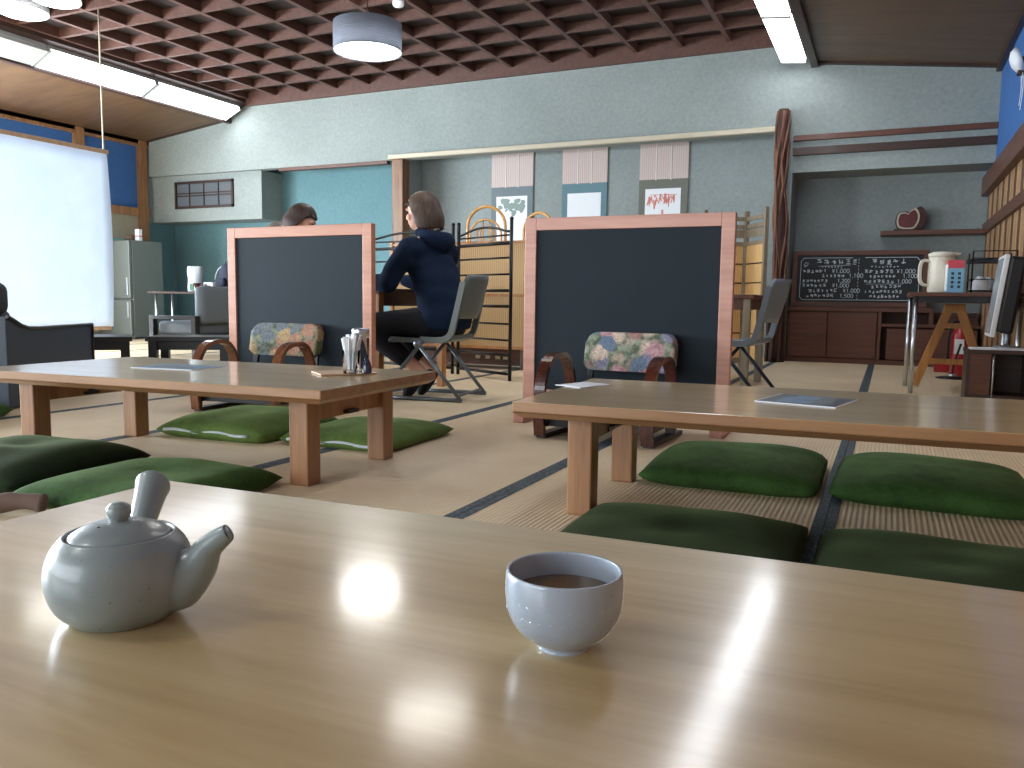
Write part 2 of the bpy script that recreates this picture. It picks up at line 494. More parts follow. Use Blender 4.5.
# left wall: low cream wall, timber, blue upper band; windows nearer the camera
g = G()
g.box(XL - .15, XL, 6.2, YB + .02, 1.86, 3.6, mi=1)
g.box(XL - .15, XL, 6.2, YB + .02, 0, 1.86, mi=0)
g.box(XL - .15, XL, YF, 6.2, 2.3, 3.6, mi=1)
g.box(XL - .15, XL, YF, 6.2, 0, .35, mi=0)
g.box(XL - .15, XL, YF, -1.6, .35, 2.3, mi=0)
g.box(XL - .15, XL, YB + .02, YR + .1, 1.75, 3.6, mi=2)
struct(g.done('wall_left', [M['cream_wall'], M['blue'], M['plaster']]))
g = G()
for y in (6.6, 8.02, 9.08): g.box(XL, XL + .07, y - .07, y + .07, 0, 2.95)
g.box(XL, XL + .05, 6.2, YB, 1.82, 1.94)
g.box(XL, XL + .06, 6.2, YB, 2.86, 2.95)
struct(g.done('trim_left', M['post_wood']))
# left windows
for i, (a, b) in enumerate(((-1.6, 2.3), (2.3, 6.2))):
    g = G()
    for y in (a + .04, (a + b) / 2, b - .04): g.box(XL - .1, XL - .04, y - .03, y + .03, .35, 2.3)
    for z in (.38, 1.3, 2.27): g.box(XL - .1, XL - .04, a, b, z - .03, z + .03)
    struct(g.done('window_%d' % (i + 1), M['slat_wood']))

# right wall: blue above a timber rail, boarded screen below
g = G()
g.box(XR, XR + .15, YF, YR + .1, 1.85, 3.6, mi=0)
g.box(XR + .03, XR + .15, YF, YR + .1, 0, 1.85, mi=1)
struct(g.done('wall_right', [M['blue'], M['dark_wood']]))
g = G()
y = -2.9
while y < YR - .05:
    g.box(XR + .005, XR + .03, y, y + .118, 0, 1.8, mi=int(y * 7.7) % 3 % 2)
    y += .13
struct(g.done('trim_1', [M['slat_wood'], wood('dark_slat_wood', '452f20', '654631', 'Z', .55, 0, .5)]))
g = G()
g.box(XR - .06, XR + .03, YF, YR, 1.74, 1.93, bev=.006)
g.box(XR - .03, XR + .03, YF, YR, 1.36, 1.46, bev=.004)
g.box(XR - .02, XR + .03, YF, YR, .7, .78, bev=.004)
struct(g.done('trim_right', M['brown_wood']))

# wall behind the camera, with two windows
g = G()
g.box(XL - .15, -8.6, YF - .15, YF, 0, 3.6); g.box(-1.2, XR + .15, YF - .15, YF, 0, 3.6)
g.box(-8.6, -1.2, YF - .15, YF, 0, .4); g.box(-8.6, -1.2, YF - .15, YF, 2.2, 3.6)
struct(g.done('wall_front', M['plaster']))
g = G()
for x in (-8.56, -6.1, -3.7, -1.24): g.box(x - .03, x + .03, YF - .1, YF - .04, .4, 2.2)
for z in (.43, 1.3, 2.17): g.box(-8.6, -1.2, YF - .1, YF - .04, z - .03, z + .03)
struct(g.done('window_3', M['slat_wood']))

# coffered ceiling
g = G()
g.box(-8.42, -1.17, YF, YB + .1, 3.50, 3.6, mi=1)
cx = [-1.19 - .5145 * i for i in range(15)]
cy = [8.72 - .487 * i for i in range(25)]
for x in cx: g.box(x - .024, x + .024, YF, YB, 3.405, 3.50)
for y in cy: g.box(-8.42, -1.17, y - .022, y + .022, 3.407, 3.50)
g.box(-8.42, -1.17, YB - .05, YB, 3.31, 3.53)
struct(g.done('ceiling', [M['coffer'], M['coffer_panel']]))
# sloping side ceilings
g = G()
for (x0, z0, x1, z1) in ((-8.76, 3.15, XL, 2.95), (-.83, 3.11, XR + .02, 2.9)):
    g.prism([(x0, z0), (x1, z1), (x1, z1 + .06), (x0, z0 + .06)], 'XZ', YF, YB)
struct(g.done('ceiling_side', M['side_ceiling']))
g = G()
g.box(-8.80, -8.73, YF, YB, 3.10, 3.2); g.box(-.86, -.79, YF, YB, 3.06, 3.17)
g.prism([(-8.76, 3.14), (XL, 2.94), (XL, 2.99), (-8.76, 3.19)], 'XZ', YB - .06, YB - .001)
g.prism([(-.83, 3.09), (XR, 2.88), (XR, 2.93), (-.83, 3.14)], 'XZ', YB - .06, YB - .001)
g.box(XL, XL + .06, YF, YB, 2.9, 2.99); g.box(XR - .05, XR, YF, YB, 2.85, 2.94)
struct(g.done('trim_ceiling', M['dark_wood']))
g = G()
g.prism([(-8.42, 3.36), (-8.76, 3.18), (-8.76, 3.55), (-8.42, 3.55)], 'XZ', YF, YB)
g.prism([(-1.17, 3.36), (-.83, 3.15), (-.83, 3.55), (-1.17, 3.55)], 'XZ', YF, YB)
struct(g.done('trim_2', M['dark_wood']))

# timber on the back wall
g = G(); g.box(-6.03, -1.17, YB - .06, YB, 2.43, 2.485, bev=.006)
struct(g.done('trim_3', M['cream_trim']))
g = G(); g.box(-5.985, -5.82, YB - .03, YB + .14, 0, 2.43, bev=.01)
struct(g.done('trim_post', wood('stained_post_wood', '4f3320', '8a6341', 'Z', .5, 0, .8)))
g = G(); g.box(-1.0, XR, YB - .05, YB, 2.32, 2.375, bev=.004)
struct(g.done('trim_4', M['brown_wood']))
g = G(); g.box(-1.0, XR, YB - .05, YB, 2.17, 2.25, bev=.004)
struct(g.done('trim_5', M['dark_wood']))
g = G(); g.box(-7.9, -6.1, YB + .02, YB + .12, 2.39, 2.43)
struct(g.done('trim_6', M['brown_wood']))
# lattice window in the bay
g = G()
x0, x1, z0, z1, y = -9.94, -8.79, 1.935, 2.335, YB + .05
g.box(x0, x1, y, y + .03, z0, z0 + .035); g.box(x0, x1, y, y + .03, z1 - .035, z1)
for x in (x0, x1 - .03): g.box(x, x + .03, y, y + .03, z0, z1)
for z in (2.12, 2.16): g.box(x0, x1, y + .01, y + .025, z - .008, z + .008)
for i in range(1, 4):
    x = lerp(x0, x1, i / 4); g.box(x - .006, x + .006, y + .01, y + .025, z0, z1)
g.box(x0, x1, y + .026, y + .031, z0, z1, mi=1)
struct(g.done('window_4', [M['dark_wood'], plain('grey_pane', '60666a', .3)]))
# alcove shelf
g = G(); g.box(-.12, XR, 9.45, YR, 1.35, 1.395, bev=.004)
struct(g.done('trim_shelf', M['brown_wood']))

# ================================================================== LIGHT FITTINGS
def tube_light(name, label, x0, z0, x1, z1, ya, yb, lit=True, grp=None):
    t = thing(name, label, 'ceiling light', ((x0 + x1) / 2, (ya + yb) / 2, (z0 + z1) / 2), 0, grp)
    dx, dz = (x1 - x0) / 2, (z1 - z0) / 2; L = (yb - ya) / 2
    n = V((dz, 0, -dx)).normalized()
    if n.z > 0: n = -n
    def poly(a, b, s=1): return [(-dx * s + n.x * a, -dz * s + n.z * a), (dx * s + n.x * a, dz * s + n.z * a), (dx * s + n.x * b, dz * s + n.z * b), (-dx * s + n.x * b, -dz * s + n.z * b)]
    g = G(); g.prism(poly(-.05, .0), 'XZ', -L, L); g.prism(poly(0, .05), 'XZ', -L, -L + .02); g.prism(poly(0, .05), 'XZ', L - .02, L)
    g.done('housing', M['lamp_housing'], t)
    g = G(); g.prism(poly(.0, .045, .97), 'XZ', -L + .02, L - .02)
    g.done('diffuser', M['lamp_white'] if lit else M['lamp_housing'], t)
    return t
tube_light('fluorescent_light', 'lit fluorescent strip light over left aisle, end against the back wall', -8.46, 3.285, -8.73, 3.16, 7.65, 9.08, True, 'strip lights over the left aisle')
tube_light('fluorescent_light', 'lit fluorescent strip light over left aisle, second from back wall', -8.46, 3.285, -8.73, 3.16, 6.2, 7.63, True, 'strip lights over the left aisle')
tube_light('fluorescent_light', 'unlit grey strip light over left aisle above the white screen', -8.46, 3.285, -8.73, 3.16, 4.75, 6.18, False, 'strip lights over the left aisle')
tube_light('fluorescent_light', 'lit fluorescent strip light over right aisle near trunk post', -1.14, 3.145, -.9, 3.12, 7.6, 9.05, True, 'strip lights over the right aisle')
tube_light('fluorescent_light', 'lit fluorescent strip light over right aisle, cut by the picture top', -1.14, 3.145, -.9, 3.12, 6.1, 7.58, True, 'strip lights over the right aisle')
tube_light('fluorescent_light', 'lit fluorescent strip light over right aisle, third from back wall', -1.14, 3.145, -.9, 3.12, 4.6, 6.08, True, 'strip lights over the right aisle')
tube_light('fluorescent_light', 'lit fluorescent strip light over right aisle, fourth from back wall', -1.14, 3.145, -.9, 3.12, 3.1, 4.58, True, 'strip lights over the right aisle')

t = thing('pendant_lamp', 'grey fabric drum pendant lamp hanging from coffered ceiling', 'lamp', (-4.2, 6.06, 2.73))
g = G(); R, h = .293, .235
g.lathe([(R, 0), (R, h), (R - .006, h), (R - .006, 0), (R, 0)], 48); g.done('lamp_shade', M['shade'], t)
g = G(); g.lathe([(0, .012), (R - .012, .012), (R - .012, .02), (0, .02)], 48); g.done('diffuser', M['pendant_white'], t)
g = G(); g.tube([(0, 0, .02), (0, 0, .68)], .005, 8); g.lathe([(0, .6), (.05, .61), (.05, .66), (0, .67)], 20); g.done('cord', M['black'], t)
for a in (0, 120, 240):
    pass
g = G()
for a in (0, 120, 240): g.bar((0, 0, h - .02), (R * cos(radians(a)) * .985, R * sin(radians(a)) * .985, h - .02), .006, .006)
g.done('spider', M['steel'], t)
dim = copy_tree(t, 'grey fabric drum pendant lamp nearer the camera, mirrored in the front table top', (-2.57, 4.38, 2.73))
for ch in dim.children:
    if ch.name.startswith('diffuser'):
        ch.data = ch.data.copy(); ch.data.materials[0] = M['ceiling_white']
copy_tree(t, 'added fill light in pendant form, unseen behind the camera position', (-2.6, -.6, 2.73))  # extra pendant copy, added out of view only for its light
for (x, y, z, r, lab) in ((-7.76, 5.42, 3.30, .235, 'round white ceiling lamp at the top left corner above the screen, lower of two'), (-7.15, 5.33, 3.30, .215, 'round white ceiling lamp cut by the top edge left of the hanging string')):
    t = thing('ceiling_lamp', lab, 'lamp', (x, y, z), 0, 'round ceiling lamps')
    g = G(); g.lathe([(0, .03), (r, .03), (r, .09), (0, .1)], 36); g.done('housing', M['white'], t)
    g = G(); g.lathe([(0, 0), (r * .8, .004), (r * .97, .02), (r * .97, .03), (0, .03)], 36); g.done('diffuser', M['ceiling_white'], t)
g = G(); g.lathe([(0, 0), (.045, .004), (.055, .02), (.055, .06), (0, .06)], 24)
tag(g.done('smoke_detector', M['white'], loc=(-4.33, 6.75, 3.345)), 'small white round smoke detector on coffered ceiling', 'smoke detector')

# ================================================================== LOW TABLES
def low_table(label, loc, rz, L, D, group='low wooden tables'):
    t = thing('low_table', label, 'table', loc, rz, group)
    g = G()
    # slab with an undercut lower edge
    zt = .333
    g.box(-L / 2, L / 2, -D / 2, D / 2, zt - .030, zt, bev=.004)
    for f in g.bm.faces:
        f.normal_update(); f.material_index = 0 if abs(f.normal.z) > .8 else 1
    g.done('tabletop', [M['table'], M['table_edge']], t)
    g = G()
    top = [(-L / 2 + .001, -D / 2 + .001), (L / 2 - .001, -D / 2 + .001), (L / 2 - .001, D / 2 - .001), (-L / 2 + .001, D / 2 - .001)]
    vt = [g.bm.verts.new((x, y, zt - .0305)) for x, y in top]; i = .02
    vb = [g.bm.verts.new((x - math.copysign(i, x), y - math.copysign(i, y), zt - .046)) for x, y in top]
    g.bm.faces.new(vt); g.bm.faces.new(vb[::-1])
    for k in range(4): g.bm.faces.new((vt[k], vb[k], vb[(k + 1) % 4], vt[(k + 1) % 4]))
    g.done('undercut', M['table_edge'], t)
    lx, ly, w = L / 2 - .165, .242, .073
    for sx in (-1, 1):
        for sy in (-1, 1):
            g = G(); x, y = sx * lx, sy * ly
            g.box(x - w / 2, x + w / 2, y - w / 2, y + w / 2, 0, .287, bev=.005)
            g.done('leg', M['leg'], t)
        g = G(); x = sx * lx
        g.box(x - .014, x + .014, -ly + w / 2, ly - w / 2, .205, .287, bev=.002)
        g.done('apron', M['leg'], t)
        g = G()
        g.bar((x - sx * .01, 0, .225), (x - sx * .32, 0, .276), .02, .006); g.box(x - .02 if sx > 0 else x - .035, x + .035 if sx > 0 else x + .02, -.035, .035, .21, .222)
        g.done('folding_brace', M['black'], t)
    return t
rF = radians(1.7)
def corner_to_center(far_left, rz, L, D):
    fl = V(far_left); ax = V((cos(rz), sin(rz))); ay = V((-sin(rz), cos(rz)))
    c = fl + ax * (L / 2) - ay * (D / 2); return (c.x, c.y, 0)
low_table('long low wooden table nearest the camera carrying the teapot and cup', corner_to_center((-.984, .883), rF, 1.74, .86), rF, 1.74, .86)
low_table('low wooden table with square legs carrying the dark blue menu, in front of right partition', (-.145, 2.462, 0), radians(2.5), 1.62, .78)
low_table('low wooden table with square legs carrying the straw glass, in front of left partition', (-2.35, 2.32, 0), radians(3.5), 1.56, .78)

# ================================================================== TEAPOT AND CUP
def sm_prof(p, n=4):
    return [(max(0, q.x), q.z) for q in smooth_path([(a, 0, b) for a, b in p], n)]
t = thing('teapot', 'grey celadon side-handled teapot with lid standing on front table', 'teapot', (-.594, .482, .333), radians(0))
t.scale = (.90, .90, 1.02)
R = .064
prof = [(0, .004), (.036, .003), (.044, .0), (.049, .003), (.059, .013), (.065, .027), (.0665, .038), (.065, .050), (.0595, .062), (.0515, .0705), (.049, .072), (.0475, .0705), (.0465, .067), (.05, .06), (.058, .048), (.059, .035), (.05, .012), (0, .01)]
g = G(); g.lathe(sm_prof(prof), 64); g.done('body', M['teapot'], t)
g = G(); g.lathe([(0, .062), (.0455, .0665), (.0465, .0695), (.043, .0725), (.036, .0765), (.022, .081), (.010, .0828), (0, .083)], 48)
lid = g.done('lid', M['teapot'], t)
g = G(); g.lathe([(0, .080), (.0078, .0815), (.0078, .0832), (.0098, .0852), (.0115, .0895), (.0105, .0945), (.0065, .0975), (0, .0983)], 24); g.done('knob', M['teapot'], lid)
g = G(); g.lathe([(0, 0), (.0022, .0002), (0, .0008)], 10, c=(-.001, -.022, .0808)); g.done('steam_hole', M['black'], lid)
# spout points to the right of the photo, handle away from the viewer
sd = V((.93, .37, 0)).normalized()
pts = smooth_path([sd * .042 + V((0, 0, .032)), sd * .060 + V((0, 0, .034)), sd * .077 + V((0, 0, .046)), sd * .090 + V((0, 0, .0625)), sd * .107 + V((0, 0, .0745))], 6)
n = len(pts); RR = [.028, .0265, .0185, .0115, .0078, .0078]; rs = [lerp(RR[int(i / 6)], RR[int(i / 6) + 1], i / 6 - int(i / 6)) for i in range(n)]
g = G(); g.tube(pts, rs, 20, caps=False)
# inner bore so the tip reads as an open hole
e = (pts[-1] - pts[-2]).normalized()
g.tube([pts[-1], pts[-1] + e * .0008, pts[-1] - e * .006, pts[-1] - e * .012], [.0075, .006, .0052, .004], 20, caps=True)
g.done('spout', M['teapot'], t)
hd = V((-.57, .82, 0)).normalized()
hp = smooth_path([hd * .052 + V((0, 0, .045)), hd * .074 + V((0, 0, .058)), hd * .102 + V((0, 0, .074)), hd * .122 + V((0, 0, .085)), hd * .128 + V((0, 0, .088))], 5)
n = len(hp); rs = [lerp(.0105, .0200, (i / (n - 1)) ** 1.0) for i in range(n)]; rs[-1] = .009; rs[-2] = .0145; rs[-3] = .0178
g = G(); g.tube(hp, rs, 22, caps=True); g.done('handle', M['teapot'], t)

t = thing('teacup', 'pale blue porcelain teacup holding green tea on front table', 'cup', (-.2245, .594, .333))
t.scale = (1.02, 1.02, .905)
g = G()
prof = [(0, .003), (.0175, .003), (.0185, 0), (.0205, 0), (.0205, .004), (.030, .0105), (.0400, .0225), (.0452, .037), (.0465, .052), (.0462, .064), (.0455, .0695), (.0445, .0705), (.0432, .0695), (.0438, .062), (.0438, .05), (.0415, .038), (.036, .026), (.025, .0145), (0, .011)]
g.lathe(sm_prof(prof, 3), 64)
cupo = g.done('body', M['cup'], t)
# relief lattice: shallow ribs pressed into the outside
g = G()
def cup_r(z):
    o = prof[4:11]
    for (r0, z0), (r1, z1) in zip(o, o[1:]):
        if z0 <= z <= z1: return lerp(r0, r1, (z - z0) / (z1 - z0 + 1e-9))
    return o[-1][0]
for s in (-1, 1):
    for j in range(34):
        a0 = 2 * pi * j / 34; pp = []
        for i in range(12):
            z = lerp(.014, .05, i / 11); a = a0 + s * i * .085; r = cup_r(z) - .0001
            pp.append((r * cos(a), r * sin(a), z))
        g.tube(pp, .00035, 5)
g.done('relief_pattern', M['cup'], t)
g = G(); g.lathe([(0, .049), (.0428, .049), (.0425, .0475), (0, .0475)], 48)
g.done('tea', M['tea'], t)

# ================================================================== CUSHIONS
def cushion_mesh(a, b, h, seed, mat, name='floor_cushion'):
    g = G(); N = 26; rnd = random.Random(seed); top = {}; bot = {}
    off = V((rnd.random() * 9, rnd.random() * 9, 0))
    for i in range(N + 1):
        for j in range(N + 1):
            u, v = -1 + 2 * i / N, -1 + 2 * j / N
            pin_u = 1 - .03 * (1 - abs(v) ** 2.2) * abs(u) ** 4 * 1.0; pin_v = 1 - .03 * (1 - abs(u) ** 2.2) * abs(v) ** 4
            ck = 1 - .045 * (u * u * v * v) ** 2; x, y = a * u * pin_u * ck, b * v * pin_v * ck
            th = (max(0, 1 - abs(u) ** 3.4) ** .5) * (max(0, 1 - abs(v) ** 3.4) ** .5)
            nz = noise.noise(V((x * 5, y * 5, 0)) + off) * .012 * th
            dent = .006 * math.exp(-(u * u + v * v) * 30)
            zt = h * .3 + h * .7 * th - dent + nz
            zb = h * .3 - h * .3 * min(1, th * 2.2)
            top[i, j] = g.bm.verts.new((x, y, zt))
            bot[i, j] = top[i, j] if i in (0, N) or j in (0, N) else g.bm.verts.new((x, y, zb))
    for i in range(N):
        for j in range(N):
            g.bm.faces.new((top[i, j], top[i + 1, j], top[i + 1, j + 1], top[i, j + 1])).smooth = True
            q = (bot[i, j], bot[i, j + 1], bot[i + 1, j + 1], bot[i + 1, j])
            if len({v for v in q}) == 4:
                try: g.bm.faces.new(q).smooth = True
                except ValueError: pass
    return g
def cushion(label, x, y, rz, a, b, h, seed, mat, grp, tilt=(0, 0), piping=False):
    o = cushion_mesh(a, b, h, seed, mat).done('floor_cushion', mat, smooth=True, loc=(x, y, 0), rot=(tilt[0], tilt[1], rz))
    tag(o, label, 'cushion', grp)
    if piping:
        g = G(); p = []
        for k in range(15):
            u = -.78 + 1.5 * k / 14; p.append((a * u, -b * (1 - .07 * (1 - abs(u) ** 2.2)) - .004, h * .3 + .003 + .004 * sin(k * .9)))
        g.tube(p, .0065, 8); g.done('piping', M['pale_trim'], o)
    return o
GR, GL = 'green cushions around the right table', 'green cushions around the left table'
cushion('green floor cushion under far side of right table, beside its left legs', -.46, 2.95, radians(1), .3, .315, .095, 1, M['green'], GR)
cushion('green floor cushion under far side of right table, right of the tatami border', .155, 2.975, radians(-1), .3, .315, .095, 2, M['green'], GR)
cushion('shade-toned green floor cushion between front table and right table, left of the tatami border', -.445, 1.965, radians(1), .3, .305, .06, 3, M['green_shaded'], GR)
cushion('shade-toned green floor cushion between front table and right table, cut by the right edge', .165, 1.96, radians(-1), .3, .305, .06, 4, M['green_shaded'], GR)
cushion('shade-toned green floor cushion behind the teapot, cut by the left edge', -2.68, 1.80, radians(6), .3, .3, .10, 5, M['green_shaded'], GL)
cushion('green floor cushion behind the teapot handle against the near leg of left table', -2.04, 1.78, radians(4), .3, .28, .08, 6, M['green'], GL)
cushion('lit-toned green floor cushion with white edge strip under far side of left table', -2.63, 2.86, radians(3), .3, .3, .1, 7, M['green_lit'], GL, piping=True)
cushion('lit-toned green floor cushion with pale edge by the right legs of left table', -2.04, 2.95, radians(2), .28, .3, .075, 8, M['green_lit'], GL, (0, 0), True)
cushion('green floor cushion mostly outside the left edge, beside the dark lounge seat', -4.13, 2.31, radians(30), .28, .28, .09, 9, M['green'], GL)

# brown cloth bundle half hidden by the table edge
t = thing('cloth_bundle', 'brown cloth bundle on floor left of the teapot behind the front table edge', 'cloth', (-2.16, 1.44, 0), radians(30))
t.scale = (.42, .42, .5)
g = G(); g.tube(smooth_path([(-.2, 0, .05), (-.08, .02, .07), (.06, 0, .075), (.16, -.01, .06)], 5), [.03] + [.05 + .006 * sin(i * .6) for i in range(14)] + [.03], 14)
g.done('roll', M['brown_cloth'], t)
g = G(); g.tube(smooth_path([(-.42, -.02, .03), (-.3, 0, .05), (-.2, .02, .035)], 5), [.02] + [.04 + .004 * sin(i * .9) for i in range(9)] + [.02], 12)
g.done('knot', plain('grey_brown_cloth', '6d6763', .9, 0, .2, 12, .2, 90), t)

# ================================================================== CHALKBOARD PARTITIONS
def partition(label, loc, rz, w, h, fm, foot=.4):
    t = thing('partition_board', label, 'partition', loc, rz, 'framed dark board partitions')
    f = .062; z0 = .10
    g = G(); g.box(-w / 2 + f, w / 2 - f, -.008, .008, z0 + f, h - f); g.done('board', M['slate'], t)
    for s in (-1, 1):
        g = G(); xa = s * (w / 2 - f); xb = s * w / 2
        g.box(min(xa, xb), max(xa, xb), -.02, .02, .0, h, bev=.003); g.done('stile', fm, t)
        g = G(); x = s * (w / 2 - f / 2 )
        g.box(x - .03, x + .03, -foot / 2, -.021, 0, .055, bev=.004); g.box(x - .03, x + .03, .021, foot / 2, 0, .055, bev=.004)
        g.done('foot', fm, t)
    g = G(); g.box(-w / 2 + f, w / 2 - f, -.02, .02, h - f, h, bev=.003); g.done('rail', fm, t)
    g = G(); g.box(-w / 2 + f, w / 2 - f, -.02, .02, z0, z0 + f, bev=.003); g.done('rail', fm, t)
    return t
partition('dark slate partition board in pinkish wood frame behind the right floor chair', (-1.178, 3.86, 0), radians(1), 1.045, 1.03, M['frame_pink'], .3)
partition('dark slate partition board in salmon wood frame hiding the seated group', (-3.14, 3.82, 0), radians(-1.5), 1.07, 1.028, M['frame_orange'], .3)

# ================================================================== LEGLESS FLORAL CHAIRS
def floor_chair(label, loc, rz, arm, cloth):
    t = thing('legless_chair', label, 'chair', loc, rz, 'floral floor chairs with bentwood arms')
    # front is -Y
    g = G(); 
    N = 20; 
    def pad(w, h0, h1, tilt, y0, zlow):
        pass
    # backrest pad, rounded rectangle, leaning back
    poly = []
    w, z0, z1, r = .222, .283, .466, .05
    for (cx_, cz_, a0) in ((w - r, z1 - r, 0), (-w + r, z1 - r, 90), (-w + r * .6, z0 + r * .6, 180), (w - r * .6, z0 + r * .6, 270)):
        rr = r if cz_ > .35 else r * .6
        for k in range(6):
            a = radians(a0 + 18 * k); poly.append((cx_ + rr * cos(a), cz_ + rr * sin(a)))
    g.prism(poly, 'XZ', -.035, .035, bev=.016)
    for v in g.bm.verts: v.co.y += .22 + (v.co.z - .28) * .2 + .06 * (1 - (v.co.x / .24) ** 2) - .03
    g.done('backrest', cloth, t, smooth=True)
    g = G()
    for s in (-1, 1): g.bar((s * .2, .17, .08), (s * .2, .235, .4), .03, .018)
    g.box(-.22, .22, .165, .185, .09, .13)
    g.done('back_frame', M['black'], t)
    g = G(); g.box(-.228, .228, -.24, .2, .086, .135, bev=.02, seg=3); g.done('seat', cloth, t, smooth=True)
    g = G()
    g.box(-.25, .25, -.22, -.19, .055, .085); g.box(-.25, .25, .14, .17, .055, .085)
    for s in (-1, 1): g.box(s * .235 - .015, s * .235 + .015, -.24, .2, .055, .085)
    g.done('seat_frame', M['black'], t)
    for s in (-1, 1):
        x = s * .25
        p = smooth_path([(x, -.25, .0125), (x, -.26, .1), (x, -.255, .2), (x, -.235, .28), (x, -.18, .345), (x, -.09, .368), (x, .0, .355), (x, .06, .29), (x, .085, .2), (x, .09, .1), (x, .09, .0125)], 5)
        g = G(); g.strip(p, (1, 0, 0), .05, .022); g.done('armrest', arm, t)
        g = G(); g.strip([(x, -.24, .012), (x, 0, .012), (x, .2, .012)], (1, 0, 0), .045, .02); g.bar((x, -.238, .022), (x, -.238, .07), .045, .02); g.done('runner', M['black'], t)
    return t
floor_chair('legless chair with rose and cream floral back against the right partition', (-1.125, 3.56, 0), radians(-3), M['bentwood'], M['floral'])
floor_chair('legless chair with autumn floral back against the left partition', (-3.115, 3.49, 0), radians(6), M['bentwood_light'], M['floral2'])

# ================================================================== THINGS ON THE LOW TABLES
g = G(); g.box(-.105, .105, -.075, .075, 0, .008, bev=.003)
tag(g.done('tray', M['tray'], loc=(-1.828, 2.475, .333), rot=(0, 0, radians(52))), 'thin pale wooden tray under the straw glass on left table', 'tray')
t = thing('straw_glass', 'glass crammed with white paper packets on the tray', 'glass', (-1.765, 2.432, .341))
g = G(); g.lathe([(0, .0), (.026, .0), (.028, .004), (.034, .085), (.0315, .085), (.026, .012), (0, .011)], 28); g.done('tumbler', M['glass'], t)
rnd = random.Random(4)
g = G()
for k in range(30):
    a = rnd.random() * 6.3; r0 = rnd.random() * .015; r1 = .012 + rnd.random() * .028
    g.bar((r0 * cos(a), r0 * sin(a), .013), (r1 * cos(a), r1 * sin(a), .122 + rnd.random() * .022), .015, .004, (cos(a * 3), sin(a * 3), 0))
g.done('paper_packets', M['paper'], t)
t = thing('seasoning_jar', 'glass jar with shiny metal cap behind the straw glass', 'jar', (-1.776, 2.509, .341))
g = G(); g.lathe([(0, 0), (.03, 0), (.031, .004), (.031, .125), (0, .128)], 28); g.done('jar_body', M['glass'], t)
g = G(); g.lathe([(0, .128), (.0325, .128), (.0325, .158), (.03, .161), (0, .161)], 28); g.done('cap', M['chrome'], t)
t = thing('sauce_bottle', 'small dark blue bottle right of the straw glass', 'bottle', (-1.712, 2.456, .341)); t.scale = (1, 1, .78)
g = G(); g.lathe([(0, 0), (.016, 0), (.0175, .004), (.0175, .03), (.012, .055), (.006, .07), (.006, .08), (0, .081)], 22); g.done('bottle_body', M['navy_bottle'], t)
g = G(); g.lathe([(0, .078), (.0075, .078), (.006, .09), (0, .091)], 16); g.done('cap', M['black'], t)

def menu(name, label, loc, rz, w, d, base, blocks, seed):
    t = thing(name, label, 'menu', loc, rz)
    g = G(); g.box(-w / 2, w / 2, -d / 2, d / 2, 0, .0025); g.done('sheet', M['paper'], t)
    rnd = random.Random(seed); g = G(); x = 0
    g.box(-w / 2 + .004, w / 2 - .004, -d / 2 + .004, d / 2 - .004, .0025, .0029, mi=0)
    for k in range(blocks):
        a = -w / 2 + .02 + rnd.random() * (w - .12); b = -d / 2 + .025 + rnd.random() * (d - .115)
        g.box(a, a + .05 + rnd.random() * .05, b, b + .04 + rnd.random() * .05, .0029, .0033 + k * .00002, mi=1 + k % 2)
    g.done('print', [base, M['menu_light'], M['grey_cushion']], t)
    return t
menu('menu_sheet', 'dark blue laminated menu lying on the right table', (-.20, 2.488, .3335), radians(-12), .225, .24, M['menu_blue'], 9, 3)
menu('menu_sheet', 'pale blue laminated menu lying on the left table', (-2.53, 2.35, .3335), radians(8), .28, .2, M['menu_light'], 8, 5)
g = G(); g.box(-.08, .08, -.055, .055, 0, .002); g.box(-.07, .06, -.05, .04, .002, .003, T=Matrix.Rotation(.2, 4, 'Z'))
tag(g.done('paper_slip', M['paper'], loc=(-.915, 2.56, .3335), rot=(0, 0, radians(70))), 'white paper slip at far left corner of right table', 'paper')

